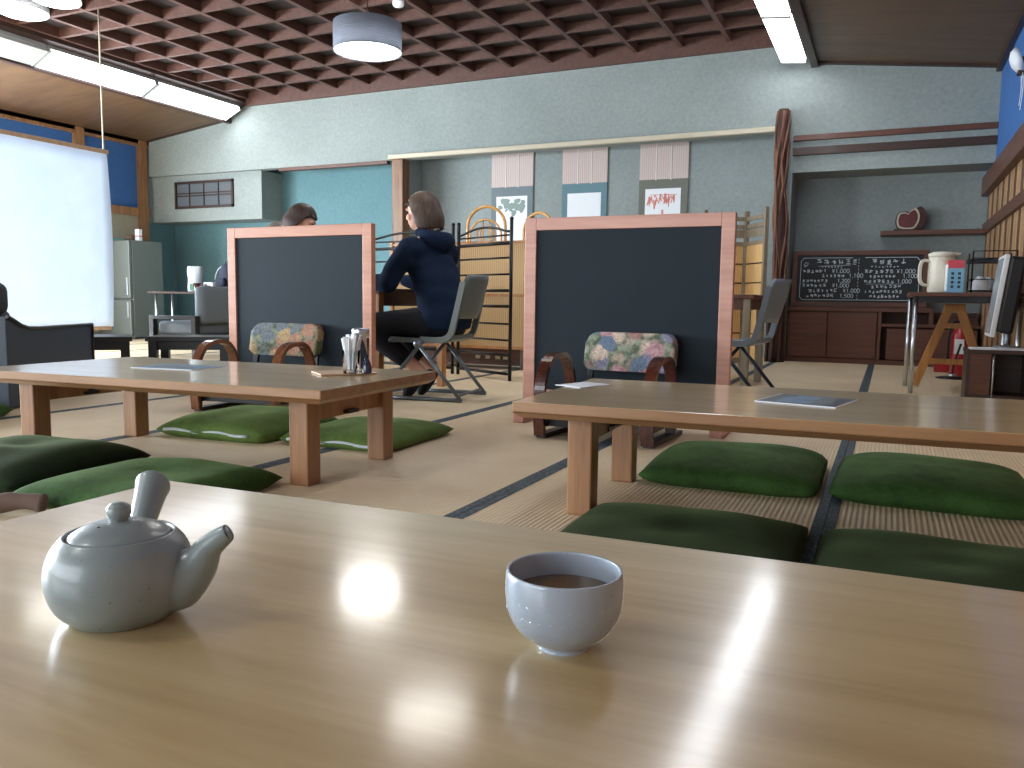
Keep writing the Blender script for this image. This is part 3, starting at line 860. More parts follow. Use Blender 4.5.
# ================================================================== FOLDING CHAIRS
def folding_chair(label, loc, rz, pl, st, s=1.0, group='folding chairs'):
    t = thing('folding_chair', label, 'chair', loc, rz, group)   # sitter faces -X
    g = G()
    # seat with upturned rear edge
    N = 10; w = .21; z = .385
    prof = [(-.21, z - .02), (-.2, z), (-.1, z - .004), (.05, z - .008), (.15, z - .004), (.2, z + .015)]
    pr = prof + [(x, zz - .028) for x, zz in reversed(prof)]
    g.prism(pr, 'XZ', -w, w, bev=.008); g.done('seat', pl, t, smooth=False)
    # backrest panel, curved, leaning back
    g = G(); NN = 12; rows = []
    for i in range(9):
        tt = i / 8; zz = lerp(.50, .765, tt); ww = .2 - .05 * max(0, (.25 - tt) / .25) ** 2 - .03 * max(0, (tt - .8) / .2) ** 2
        row = []
        for j in range(NN + 1):
            u = -1 + 2 * j / NN; x = .215 + (zz - .4) * .28 - .05 * u * u * 1 + .02
            row.append((x, u * ww, zz))
        rows.append(row)
    f = [[g.bm.verts.new(p) for p in r] for r in rows]; b = [[g.bm.verts.new((p[0] + .016, p[1], p[2])) for p in r] for r in rows]
    for A, fl in ((f, False), (b, True)):
        for i in range(8):
            for j in range(NN):
                q = (A[i][j], A[i][j + 1], A[i + 1][j + 1], A[i + 1][j]); g.bm.faces.new(q[::-1] if fl else q)
    for i in range(8):
        for j in (0, NN): g.bm.faces.new((f[i][j], f[i + 1][j], b[i + 1][j], b[i][j]))
    for j in range(NN):
        for i in (0, 8): g.bm.faces.new((f[i][j], f[i][j + 1], b[i][j + 1], b[i][j]))
    g.done('backrest', pl, t, smooth=True)
    for sy in (-1, 1):
        g = G()
        p = smooth_path([(.0, sy * .2, .372), (.13, sy * .2, .372), (.19, sy * .2, .40), (.215, sy * .2, .47), (.245, sy * .195, .6), (.27, sy * .19, .72)], 4)
        g.strip(p, (0, 1, 0), .024, .035); g.done('upright', pl, t)
        g = G()
        y = sy * .225
        g.tube([(-.02, y, .36), (.27, y, .015)], .0115, 10); g.done('leg', st, t)
        g = G(); g.tube([(.02, y * .96, .36), (-.27, y * .96, .015)], .0115, 10); g.done('leg', st, t)
        g = G(); g.tube([(-.29, y, .0125), (.28, y, .0125)], .0125, 10); g.done('floor_bar', st, t)
        g = G(); g.lathe([(0, 0), (.026, 0), (.026, .012), (0, .012)], 18)
        o = g.done('pivot_disc', st, t, loc=(0, y * 1.03 - (.006 if sy < 0 else 0) , .345), rot=(radians(90 if sy > 0 else 90), 0, 0))
    g = G(); g.tube([(0, -.22, .352), (0, .22, .352)], .009, 8); g.done('crossbar', st, t)
    g = G(); g.tube([(.25, -.22, .04), (.25, .22, .04)], .008, 8); g.done('crossbar', st, t)
    return t
ch1 = folding_chair('grey folding chair under the woman in the navy hoodie', (-2.60, 4.45, 0), radians(8), M['chair_plastic'], M['steel'])
ch2 = folding_chair('blue grey folding chair facing left, right of the right partition', (-.90, 5.3, 0), radians(-6), M['chair_plastic2'], M['steel2'])
copy_tree(ch1, 'grey folding chair of the brown haired person, hidden by the left partition', (-4.17, 4.98, 0), radians(190))
copy_tree(ch1, 'grey folding chair of the grey haired person, hidden by the left partition', (-4.80, 5.52, 0), radians(205))

# ================================================================== PEOPLE
def limb(pts, rad, n=14, sub=4):
    """closed tapering limb through the given joints"""
    P = []; Rr = []; pts = [V(p) for p in pts]
    sp = smooth_path(pts, sub); m = len(sp)
    for i in range(m):
        t = i / sub; k = min(int(t), len(rad) - 2); P.append(sp[i]); Rr.append(lerp(rad[k], rad[k + 1], min(1, t - k)))
    g = G(); g.tube(P, Rr, n)
    g.sphere(P[0], Rr[0] * .99, n=n); g.sphere(P[-1], Rr[-1] * .99, n=n)
    return gmesh(g)
def trunk(pts, rx, ry, side, sub=5):
    """torso of elliptical sections, wide along side"""
    pts = [V(p) for p in pts]; sp = smooth_path(pts, sub); m = len(sp); g = G(); rings = []; side = V(side).normalized()
    for i, p in enumerate(sp):
        t = i / sub; k = min(int(t), len(rx) - 2); f = min(1, t - k)
        d = (sp[min(i + 1, m - 1)] - sp[max(i - 1, 0)]).normalized(); fr = d.cross(side).normalized(); sd = fr.cross(d)
        a, b = lerp(rx[k], rx[k + 1], f), lerp(ry[k], ry[k + 1], f)
        rings.append([g.bm.verts.new(p + sd * a * cos(2 * pi * q / 24) + fr * b * sin(2 * pi * q / 24)) for q in range(24)])
    for a, b in zip(rings, rings[1:]):
        for q in range(24): g.bm.faces.new((a[q], a[(q + 1) % 24], b[(q + 1) % 24], b[q]))
    g.bm.faces.new(rings[0]); g.bm.faces.new(rings[-1])
    return gmesh(g)
def fuse(meshes, voxel, name, mat, parent, smooth_it=4):
    bm = bmesh.new()
    for m in meshes: bm.from_mesh(m); bpy.data.meshes.remove(m)
    me = bpy.data.meshes.new('tmp'); bm.to_mesh(me); bm.free()
    o = bpy.data.objects.new('tmp', me); COL.objects.link(o)
    r = o.modifiers.new('r', 'REMESH'); r.mode = 'VOXEL'; r.voxel_size = voxel; r.use_smooth_shade = True
    s = o.modifiers.new('sm', 'SMOOTH'); s.factor = .5; s.iterations = smooth_it
    dg = bpy.context.evaluated_depsgraph_get()
    m2 = bpy.data.meshes.new_from_object(o.evaluated_get(dg))
    bpy.data.objects.remove(o); bpy.data.meshes.remove(me)
    m2.name = name; m2.materials.clear(); m2.materials.append(mat)
    for p in m2.polygons: p.use_smooth = True
    o = bpy.data.objects.new(name, m2); COL.objects.link(o); o.parent = parent
    return o
def gmesh(g):
    bmesh.ops.recalc_face_normals(g.bm, faces=g.bm.faces)
    me = bpy.data.meshes.new('t'); g.bm.to_mesh(me); g.bm.free(); return me

def frame(fwd, tilt=0):
    """head axes: local +Y is where the face looks, +Z is up; tilt>0 looks down"""
    f = V((fwd[0], fwd[1], 0)).normalized(); up = V((0, 0, 1))
    f2 = (f * cos(tilt) - up * sin(tilt)); u2 = (up * cos(tilt) + f * sin(tilt)); r = f2.cross(u2)
    return Matrix((r, f2, u2)).transposed()

def person(label, joints, headc, fwd, tilt, hair_mat, hair_len, top_mat, leg_mat, hood=True, bare_ankle=True):
    """joints: dict of world positions"""
    J = {k: V(v) for k, v in joints.items()}
    base = V((J['pelvis'].x, J['pelvis'].y, 0))
    t = thing('person', label, 'person', base)
    L = {k: v - base for k, v in J.items()}; hc = V(headc) - base
    F = frame(fwd, tilt)
    # ---- continuous body
    SD = L['sh_r'] - L['sh_l']; up = V((0, 0, 1))
    parts = [trunk([L['pelvis'] - up * .06, L['pelvis'], L['waist'], L['chest'], lerp(L['chest'], L['neck0'], .6)], [.13, .14, .12, .135, .08], [.10, .105, .09, .095, .07], SD),
             limb([lerp(L['chest'], L['neck0'], .5), L['neck0'], hc + F @ V((0, -.015, -.06))], [.065, .052, .052])]
    for q in 'lr':
        parts.append(limb([lerp(L['chest'], L['sh_' + q], .5), L['sh_' + q], L['el_' + q], L['wr_' + q]], [.06, .048, .034, .027]))
        parts.append(limb([L['hip_' + q], L['kn_' + q]], [.085, .056]))
        parts.append(limb([L['kn_' + q], lerp(L['kn_' + q], L['an_' + q], .35), L['an_' + q]], [.054, .055, .034]))
        parts.append(limb([L['an_' + q], L['toe_' + q]], [.036, .03]))
    # head: skull, jaw, nose, ears, lips, brows
    g = G()
    def E(c, r, sc): g.sphere(hc + F @ V(c), r, sc, 20, T=F)
    E((0, -.012, .02), .1, (.78, .98, .95)); E((0, .03, -.045), .075, (.78, .85, .95)); E((0, .055, -.085), .03, (1, .8, .8))
    E((0, .092, -.018), .013, (.9, 1.5, 1.4)); E((0, .1, -.032), .012, (1.2, 1, .8)); E((0, .085, -.062), .016, (1.4, .6, .45))
    for s in (-1, 1):
        E((s * .079, -.005, -.012), .026, (.3, .7, 1.15)); E((s * .03, .082, .02), .018, (1.4, .5, .5)); E((s * .04, .062, -.03), .025, (1, .8, 1))
    parts.append(gmesh(g))
    # hands: palm, four bent fingers, thumb
    for s in 'lr':
        w = L['wr_' + s]; d = (w - L['el_' + s]).normalized(); d = V((d.x, d.y, d.z * .3)).normalized()
        side = d.cross(V((0, 0, 1))).normalized() * (1 if s == 'r' else -1)
        g = G(); Tm = Matrix((side, d, side.cross(d))).transposed()
        g.sphere(w + d * .045, .045, (.85, 1.05, .36), 16, T=Tm); parts.append(gmesh(g))
        for k, (o, ln) in enumerate(((-.028, .062), (-.0095, .074), (.0095, .07), (.027, .054))):
            a = w + d * .08 - side * o; dn = V((0, 0, -1))
            parts.append(limb([a - d * .02, a + d * ln * .45, a + d * ln * .8 + dn * .014, a + d * ln + dn * .03], [.0095, .009, .0085, .0075], 10, 3))
        a = w + d * .03 + side * .03
        parts.append(limb([a - side * .01, a + side * .018 + d * .025, a + side * .02 + d * .052], [.012, .0105, .009], 10, 3))
    fuse(parts, .0075, 'body', M['skin'], t, 3)
    # eyes and brows on the face
    g = G()
    for s in (-1, 1): g.sphere(hc + F @ V((s * .03, .0835, .006)), .0115, (1, .5, .6), 12, T=F)
    g.done('eyes', M['black'], t)
    # ---- hair shell
    g = G(); NP, NT = 40, 18; grid = []
    for i in range(NT + 1):
        row = []
        for j in range(NP):
            a = 2 * pi * j / NP          # 0 = right, pi/2 = face
            face = max(0, sin(a)) ** 1.0
            front = 1 / (1 + math.exp(-(sin(a) - .22) * 12))
            low = lerp(-hair_len, .05, front)
            tt = i / NT; ztop = .122
            ph = tt * pi / 2
            if tt < .55:
                q = tt / .55 * pi / 2; z = .0 + (ztop) * cos(q) ; rr = sin(q)
            else:
                q = (tt - .55) / .45; z = lerp(0, low, q); rr = 1 + .09 * sin(q * pi) + .02 * q
            if z < low and low > 0:
                z = low; rr = min(rr, sqrt(1 - (low / ztop) ** 2))
            elif z < low: z = low
            wv = .0025 * sin(a * 17 + i * .3)
            x = (.1 + wv) * rr * cos(a); y = (.12 + wv) * rr * sin(a) - .012 - (.012 * rr if sin(a) > .6 else 0)
            row.append(g.bm.verts.new(hc + F @ V((x, y, z + .005))))
        grid.append(row)
    for i in range(NT):
        for j in range(NP):
            q = [grid[i][j], grid[i][(j + 1) % NP], grid[i + 1][(j + 1) % NP], grid[i + 1][j]]
            try: g.bm.faces.new(q).smooth = True
            except ValueError: pass
    bmesh.ops.remove_doubles(g.bm, verts=g.bm.verts, dist=.0005)
    h = g.done('hair', hair_mat, t, smooth=True)
    so = h.modifiers.new('thick', 'SOLIDIFY'); so.thickness = .014; so.offset = -1
    # ---- top
    tp = [trunk([L['pelvis'] - up * .05, L['pelvis'] + up * .02, L['waist'], L['chest'], lerp(L['chest'], L['neck0'], .55), lerp(L['chest'], L['neck0'], .95)], [.172, .185, .174, .172, .125, .07], [.145, .152, .138, .130, .10, .07], SD)]
    for q in 'lr':
        tp.append(limb([lerp(L['chest'], L['sh_' + q], .45) + up * .03, L['sh_' + q], lerp(L['sh_' + q], L['el_' + q], .55), L['el_' + q]], [.085, .076, .066, .06]))
        tp.append(limb([L['el_' + q], lerp(L['el_' + q], L['wr_' + q], .5), lerp(L['el_' + q], L['wr_' + q], .93)], [.06, .053, .04]))
    o = fuse(tp, .011, 'hoodie' if hood else 'jacket', top_mat, t, 6)
    bmv = o.data
    for v in bmv.vertices:   # cloth folds
        n = noise.noise(V((v.co.x * 7, v.co.y * 7, v.co.z * 13))) ; v.co += v.normal * n * .011
    if hood:
        # folded hood lying behind the neck
        g = G(); pts = []
        bk = -(F @ V((0, 1, 0))); bk.z = 0; bk.normalize(); rt = F @ V((1, 0, 0))
        c = L['neck0'] + V((0, 0, .04))
        for k in range(17):
            a = radians(-115 + 230 * k / 16); d = bk * cos(a) + rt * sin(a)
            dr = max(0, cos(a)); pts.append(c + d * (.075 + .055 * dr) + V((0, 0, .0 - .055 * dr)))
        g.tube(pts, [.028 + .034 * max(0, cos(radians(-115 + 230 * k / 16))) for k in range(17)], 12)
        pts2 = [c + bk * .08 + V((0, 0, .005)) + rt * u * .07 for u in (-1, -.5, 0, .5, 1)]
        fuse([gmesh(g)], .01, 'hood', top_mat, o, 4)
    # ---- trousers
    tr = [trunk([L['pelvis'] - up * .09, L['pelvis'] - up * .03, L['pelvis'] + up * .06], [.12, .155, .15], [.10, .125, .12], SD)]
    for q in 'lr':
        kn, an = L['kn_' + q], L['an_' + q]
        tr.append(limb([lerp(L['pelvis'], L['hip_' + q], .7), L['hip_' + q], lerp(L['hip_' + q], kn, .5), kn], [.10, .105, .092, .078]))
        tr.append(limb([kn, lerp(kn, an, .4), lerp(kn, an, .72 if bare_ankle else .93)], [.077, .069, .058]))
    fuse(tr, .011, 'trousers', leg_mat, t, 5)
    for s in 'lr':
        an, toe = L['an_' + s], L['toe_' + s]; d = (toe - an).normalized()
        m = limb([an + d * .015, lerp(an, toe, .45), toe - d * .01, toe + d * .028], [.04, .046, .04, .028])
        fuse([m], .008, 'sock', M['black_cloth'], t, 3)
    return t

person('woman with chin-length brown hair in navy hoodie, seated with back turned', dict(
    pelvis=(-2.515, 4.46, .485), waist=(-2.555, 4.47, .645), chest=(-2.64, 4.48, .83), neck0=(-2.675, 4.49, .99),
    sh_l=(-2.70, 4.325, .92), sh_r=(-2.60, 4.645, .92), el_l=(-2.80, 4.23, .705), wr_l=(-3.055, 4.27, .735),
    el_r=(-2.74, 4.76, .71), wr_r=(-2.99, 4.70, .735),
    hip_l=(-2.60, 4.37, .47), hip_r=(-2.60, 4.55, .47), kn_l=(-2.985, 4.25, .44), kn_r=(-3.02, 4.50, .45),
    an_l=(-2.60, 4.30, .175), an_r=(-2.62, 4.50, .17), toe_l=(-2.685, 4.30, .045), toe_r=(-2.70, 4.50, .045)),
    (-2.715, 4.495, 1.165), (-.995, -.08), .1, M['hair'], .128, M['navy_cloth'], M['black_cloth'])
person('person with brown hair bent over the table, only head above left partition', dict(
    pelvis=(-4.15, 4.98, .485), waist=(-4.12, 4.98, .66), chest=(-4.08, 4.985, .84), neck0=(-4.06, 4.99, .985),
    sh_l=(-4.06, 5.16, .915), sh_r=(-4.09, 4.81, .915), el_l=(-3.96, 5.16, .72), wr_l=(-3.74, 5.08, .735),
    el_r=(-3.98, 4.80, .72), wr_r=(-3.74, 4.86, .735),
    hip_l=(-4.08, 5.07, .47), hip_r=(-4.08, 4.89, .47), kn_l=(-3.7, 5.05, .45), kn_r=(-3.7, 4.86, .45),
    an_l=(-3.75, 5.05, .08), an_r=(-3.75, 4.86, .08), toe_l=(-3.62, 5.05, .04), toe_r=(-3.62, 4.86, .04)),
    (-4.05, 4.99, 1.195), (.8, .35), .45, M['hair_dark'], .10, M['black_cloth'], M['black_cloth'], False, False)
person('person with greying hair, barely visible above left end of left partition', dict(
    pelvis=(-4.78, 5.52, .485), waist=(-4.77, 5.52, .65), chest=(-4.76, 5.525, .82), neck0=(-4.75, 5.53, .955),
    sh_l=(-4.78, 5.69, .885), sh_r=(-4.70, 5.36, .885), el_l=(-4.68, 5.72, .69), wr_l=(-4.47, 5.62, .62),
    el_r=(-4.62, 5.30, .69), wr_r=(-4.43, 5.38, .62),
    hip_l=(-4.72, 5.62, .47), hip_r=(-4.69, 5.44, .47), kn_l=(-4.36, 5.74, .45), kn_r=(-4.30, 5.55, .45),
    an_l=(-4.40, 5.72, .08), an_r=(-4.34, 5.54, .08), toe_l=(-4.28, 5.76, .04), toe_r=(-4.22, 5.58, .04)),
    (-4.745, 5.53, 1.13), (.9, .42), .2, M['hair_grey'], .09, M['navy_fabric'], M['black_cloth'], False, False)

def table_tall(name, label, loc, rz, L, D, H, top, legm, lw=.05, apron=True, th=.03, group=None):
    t = thing(name, label, 'table', loc, rz, group)
    g = G(); g.box(-L / 2, L / 2, -D / 2, D / 2, H - th, H, bev=.004); g.done('tabletop', top, t)
    for sx in (-1, 1):
        for sy in (-1, 1):
            g = G(); x, y = sx * (L / 2 - lw), sy * (D / 2 - lw)
            g.box(x - lw / 2, x + lw / 2, y - lw / 2, y + lw / 2, 0, H - th, bev=.003); g.done('leg', legm, t)
    if apron:
        g = G(); a, b = L / 2 - lw * 1.5, D / 2 - lw * 1.5
        for s in (-1, 1):
            g.box(-a, a, s * (D / 2 - lw) - .01, s * (D / 2 - lw) + .01, H - th - .08, H - th); g.box(s * (L / 2 - lw) - .01, s * (L / 2 - lw) + .01, -b, b, H - th - .08, H - th)
        g.done('apron', top, t)
    return t
table_tall('dining_table', 'dark brown table the seated group leans on behind left partition', (-3.37, 4.71, 0), radians(-5), 1.06, .80, .68, M['brown_wood'], M['yellow_wood'])
table_tall('dining_table', 'red brown table behind the right partition in front of the blue grey chair', (-1.42, 6.35, 0), radians(0), 1.1, .75, .68, M['brown_wood'], M['grey_wood'])

# ================================================================== BLACK METAL SCREEN (two leaves), RATTAN CHAIRS, BLIND
def metal_leaf(t, p, q, h=1.19):
    p, q = V(p + (0,)), V(q + (0,)); d = q - p
    for s, a in ((0, p), (1, q)):
        g = G(); g.tube([a, a + V((0, 0, h + .035))], .014, 10); g.sphere(a + V((0, 0, h + .04)), .016, n=10); g.done('post', M['black_metal'], t)
    g = G()
    top = [p + d * (k / 14) + V((0, 0, h - .035 + .028 * sin(pi * k / 14) ** 2 - .02 * abs(cos(pi * k / 14)) ** 6)) for k in range(15)]
    g.tube(top, .010, 8); g.done('wavy_rail', M['black_metal'], t)
    for z, r in ((1.11, .007), (1.05, .013), (.94, .008), (.815, .008), (.69, .012), (.57, .012), (.435, .008), (.31, .008), (.195, .012), (.05, .012)):
        g = G(); g.tube([p + V((0, 0, z)), q + V((0, 0, z))], r, 8); g.done('bar', M['black_metal'], t)
t = thing('metal_screen', 'black metal barred folding screen behind the woman', 'screen', (-3.23, 5.94, 0))
metal_leaf(t, (.0, .0), (.615, -.30)); metal_leaf(t, (-.05, -.005), (-.98, .16))

def lath_screen(label, loc, rz, w, h, z0, mat, fm, lines, group):
    t = thing('reed_screen', label, 'screen', loc, rz, group)
    g = G(); g.box(-w / 2 + .03, w / 2 - .03, -.006, .006, z0, h - .02); g.done('reed_panel', mat, t)
    for s in (-1, 1):
        g = G(); g.box(s * w / 2 - .018, s * w / 2 + .018, -.018, .018, 0, h + .03, bev=.003); g.done('stile', fm, t)
    g = G()
    for z in [z0, h - .01] + lines: g.box(-w / 2, w / 2, -.012, .012, z - .012, z + .012)
    g.done('rails', fm, t)
    return t
lath_screen('golden reed screen standing behind the black metal bars', (-3.55, 6.5, 0), radians(-4), 1.45, 1.13, .2, M['bamboo'], M['yellow_wood'], [.66], 'reed screens at the back')
t = thing('low_chest', 'low brown chest with small white marks at foot of the reed screen', 'chest', (-3.42, 6.76, 0))
g = G(); g.box(-.6, .5, -.12, .12, .03, .2, bev=.004); g.done('body', M['brown_wood'], t)
g = G()
for x in (.02, .12, .22, .3): g.box(x - .022, x + .022, -.128, -.119, .085, .115, T=None)
g.done('inlay', M['cream_trim'], t)
g = G(); g.box(-.58, -.54, -.1, .1, 0, .03); g.box(.44, .48, -.1, .1, 0, .03); g.done('foot', M['brown_wood'], t)

def rattan_chair(label, loc, rz):
    t = thing('rattan_chair', label, 'chair', loc, rz, 'rattan chairs behind the screens')
    def loop(w, top, base, r, y=0):
        p = [(-w, y, base)] + [(-w, y, top - w)] + arc((0, top - w), w, 180, 0, 14, 'XZ', y)[1:-1] + [(w, y, top - w), (w, y, base)]
        return p
    g = G(); g.tube(loop(.2, 1.55, .0, .016), .016, 10); g.done('back_hoop', M['rattan'], t)
    g = G(); g.tube(loop(.165, 1.42, .62, .011, -.02), .011, 8)
    g.tube(arc((0, 1.27), .07, 0, 360, 18, 'XZ', 0), .009, 8)
    g.done('inner_hoop', M['rattan'], t)
    g = G()
    for x in (-.1, -.035, .035, .1): g.tube([(x, 0, .6), (x, 0, 1.34 + .1 * (1 - abs(x) / .1) )], .008, 8)
    g.done('spindles', M['rattan'], t)
    g = G(); g.lathe([(0, .56), (.2, .56), (.22, .58), (.2, .61), (0, .62)], 28, c=(0, -.2, 0)); g.done('seat', M['rattan'], t)
    for x in (-.17, .17):
        g = G(); g.tube([(x, -.36, 0), (x * .9, -.33, .57)], .016, 10); g.done('leg', M['rattan'], t)
    g = G(); g.tube(arc((0, -.2), .2, 0, 360, 24, 'XY', .3), .009, 8); g.done('stretcher_ring', M['rattan'], t)
    return t
rattan_chair('golden rattan chair with round arched back behind the black metal screen', (-3.71, 7.4, 0), radians(8))
rattan_chair('rattan chair with arched back half hidden by right partition edge', (-3.15, 7.42, 0), radians(-14)).scale = (.92, .92, .95)
lath_screen('grey framed reed screen leaf seen in the gap left of right partition', (-2.80, 6.72, 0), radians(40), .36, 1.1, .35, M['bamboo_pale'], M['grey_wood'], [.7], 'reed screens at the back')

# right reed screen, two leaves with open rails at the top
t = thing('reed_screen', 'grey wood reed screen between right partition and the trunk post', 'screen', (-1.2, 7.62, 0), 0, 'reed screens at the back')
for (p, q) in (((0, 0), (.215, -.33)), ((-.0, 0), (-.32, -.25))):
    p, q = V(p + (0,)), V(q + (0,)); d = (q - p).normalized()
    for a in (p + d * .012, q): 
        g = G(); g.bar(a, a + V((0, 0, 1.44)), .036, .03, (d.x, d.y, 0), bev=.003); g.done('stile', M['grey_wood'], t)
    for z, th_, hh in ((1.37, .02, .035), (1.30, .02, .035), (1.15, .02, .035), (1.24, .012, .07), (.1, .02, .05)):
        g = G(); g.bar(p + V((0, 0, z)), q + V((0, 0, z)), th_, hh); g.done('rail', M['grey_wood'], t)
    g = G(); g.bar(p + V((0, 0, .63)), q + V((0, 0, .63)), .008, 1.02); g.done('reed_panel', M['bamboo_pale'], t)
    g = G()
    for z in (.35, .58, .80, .97): g.bar(p + V((0, 0, z)), q + V((0, 0, z)), .014, .012)
    g.done('thin_bars', M['dark_wood'], t)

# ================================================================== TRUNK POST
t = thing('trunk_post', 'reddish twisted vine trunk post between hanging scrolls and alcove', 'post', (-1.09, 9.1, 0))
rnd = random.Random(11); top = 2.64
g = G()
pts = [(.0 + .02 * sin(z * 2.2), 0, z) for z in [k * .12 for k in range(23)]]
pts[-1] = (pts[-1][0], 0, top)
g.tube(pts, [.050 + .008 * sin(k * .7) + .022 * (1 - k / 22) for k in range(23)], 14)
g.done('core', M['vine_dark'], t)
g = G()
for s in range(11):
    ph = s * 2 * pi / 11; w = rnd.uniform(.9, 1.5) * (1 if s % 3 else -1)
    p = []
    for k in range(34):
        z = .62 + (top - .64) * k / 33; a = ph + w * z * 1.1 + .3 * sin(z * 4 + s)
        r = .056 + .012 * sin(z * 5 + s * 2) + .014 * (1 - z / 2.64)
        p.append((.02 * sin(z * 2.2) + r * cos(a), r * sin(a), z))
    g.tube(p, [.012 + .004 * sin(k * .8 + s) for k in range(34)], 8)
g.done('vines', M['vine'], t)
g = G()
for s in range(7):
    ph = s * 2 * pi / 7; p = []
    for k in range(14):
        z = .0 + .8 * k / 13; a = ph + .5 * z; r = .088 - .01 * z
        p.append((r * cos(a), r * sin(a), z))
    g.tube(p, .017, 8)
g.done('root_vines', M['vine_dark'], t)

# ================================================================== HANGING SCROLLS
def scroll(label, x, cloth, art):
    t = thing('hanging_scroll', label, 'hanging scroll', (x, YR - .015, 0), 0, 'hanging scrolls on the back wall'); w = .295; y = 0
    g = G(); g.box(-w, w, -.004, .004, 2.08, 2.62); g.done('top_brocade', M['scroll_pink'], t)
    for s in (-1, 1):
        g = G(); xx = s * .09; g.box(xx - .008, xx + .008, -.008, -.0045, 2.07, 2.62); g.done('ribbon', M['scroll_pale'], t)
    g = G(); g.box(-w, w, -.004, .004, .75, 2.08); g.done('mount', cloth, t)
    p = art(t)
    g = G(); g.tube([(-w - .03, -.012, .75), (w + .03, -.012, .75)], .016, 10); g.done('roller', M['dark_wood'], t)
    return t
def art_green(t):
    g = G(); g.box(-.22, .22, -.007, -.0045, 1.25, 1.96); p = g.done('painting', M['paper'], t)
    g = G(); rnd = random.Random(2)
    for k in range(46):
        a = max(-.17, min(.17, rnd.gauss(.02, .085))); z = max(1.70, min(1.90, 1.83 + rnd.gauss(0, .05))); r = .012 + rnd.random() * .026
        g.prism([(a + r * cos(q * .7) * (1 + .3 * sin(q * 2.3)), z + r * sin(q * .7)) for q in range(9)], 'XZ', -.0072 - k * .00001, -.008 - k * .00002)
    g.box(.0, .012, -.008, -.007, 1.55, 1.8)
    g.done('ink_tree', M['green_ink'], p)
def art_blank(t):
    g = G(); g.box(-.22, .22, -.007, -.0045, 1.2, 1.96); p = g.done('painting', M['paper'], t)
    g = G(); g.box(-.02, .02, -.0085, -.007, 1.43, 1.46); g.box(-.06, .05, -.0085, -.007, 1.36, 1.43); g.done('ink_figure', M['grey_cushion'], p)
def art_red(t):
    g = G(); g.box(-.215, .215, -.007, -.0045, 1.2, 1.97); p = g.done('painting', M['paper'], t)
    g = G(); rnd = random.Random(9)
    for k in range(46):
        x = rnd.uniform(-.17, .17); z = 1.92 - abs(x) * .2 - rnd.random() * .06; L = rnd.uniform(.03, .12) * (1.2 - abs(x) * 3)
        L = max(.025, L); yy = -.0078 - k * .00006; g.bar((x, yy, z), (x + rnd.uniform(-.03, .03), yy, z - L), .0008, .010)
    g.bar((-.16, -.008, 1.9), (.17, -.008, 1.895), .001, .006)
    g.box(-.012, .012, -.0085, -.007, 1.66, 1.72)
    g.done('red_leaves', M['red_ink'], p)
scroll('hanging scroll with green tree painting behind the rattan chairs', -4.50, M['scroll_grey'], art_green)
scroll('hanging scroll with nearly blank white painting on teal mount', -3.51, M['scroll_teal'], art_blank)
scroll('hanging scroll with red leaves painting on olive grey mount', -2.515, M['scroll_olive'], art_red)

# ================================================================== ALCOVE: CABINET, MENU BOARD, ORNAMENT
t = thing('low_cabinet', 'low red brown cabinet with sliding doors under the chalk menu board', 'cabinet', (0, 0, 0))
g = G(); g.box(-1.0, XR - .02, YB + .1, YR, .0, .05); g.box(-1.0, -.09, YB + .12, YR, .05, .55); g.box(-1.0, .42, YB + .07, YR, .55, .595, bev=.004)
g.box(-.07, XR - .02, YB + .38, YR, .05, .55); g.box(-.09, -.06, YB + .08, YR, .05, .55); g.box(-.06, XR - .02, YB + .08, YB + .38, .40, .43); g.box(.38, .42, YB + .08, YR, .43, .55)
g.done('body', M['brown_wood'], t)
for (a, b) in ((-.97, -.585), (-.575, -.10)):
    g = G(); g.box(a, b, YB + .085, YB + .12, .06, .545, bev=.003); d = g.done('door', M['brown_wood'], t)
g = G(); g.box(.0, XR - .04, YB + .08, YB + .11, .06, .38, bev=.003); g.done('door', M['brown_wood'], t)

t = thing('menu_board', 'black chalkboard menu with white chalk writing on alcove cabinet', 'chalkboard', (-.31, YB + .20, .597)); t.rotation_euler = (radians(-6), 0, 0)
w, h = .665, .60
g = G(); g.box(-w + .05, w - .05, 0, .012, .05, h - .05); g.done('board', M['board_black'], t)
g = G(); g.box(-w, w, -.015, .02, 0, .05, bev=.003); g.box(-w, w, -.015, .02, h - .05, h, bev=.003)
for s in (-1, 1): g.box(s * w - (.05 if s > 0 else 0), s * w + (0 if s > 0 else .05), -.015, .02, .05, h - .05, bev=.003)
g.done('frame', M['brown_wood'], t)
# chalk: border line, headings, lines of characters and prices
g = G(); rnd = random.Random(21); Yc = -.0015
def stroke(a, b, w=.0045): g.bar((a[0], Yc, a[1]), (b[0], Yc, b[1]), .0015, w, (0, 0, 1) if abs(b[0] - a[0]) > abs(b[1] - a[1]) * .2 else (0, 1, 0)) if False else _st(a, b, w)
def _st(a, b, w):
    ax, az = a; bx, bz = b; dx, dz = bx - ax, bz - az; L = sqrt(dx * dx + dz * dz) or 1e-6; nx, nz = -dz / L * w / 2, dx / L * w / 2
    vs = [g.bm.verts.new((x, Yc, z)) for x, z in ((ax + nx, az + nz), (bx + nx, bz + nz), (bx - nx, bz - nz), (ax - nx, az - nz))]
    g.bm.faces.new(vs)
def poly(pts, x, z, s, w=.0045):
    for a, b in zip(pts, pts[1:]): _st((x + a[0] * s, z + a[1] * s), (x + b[0] * s, z + b[1] * s), w)
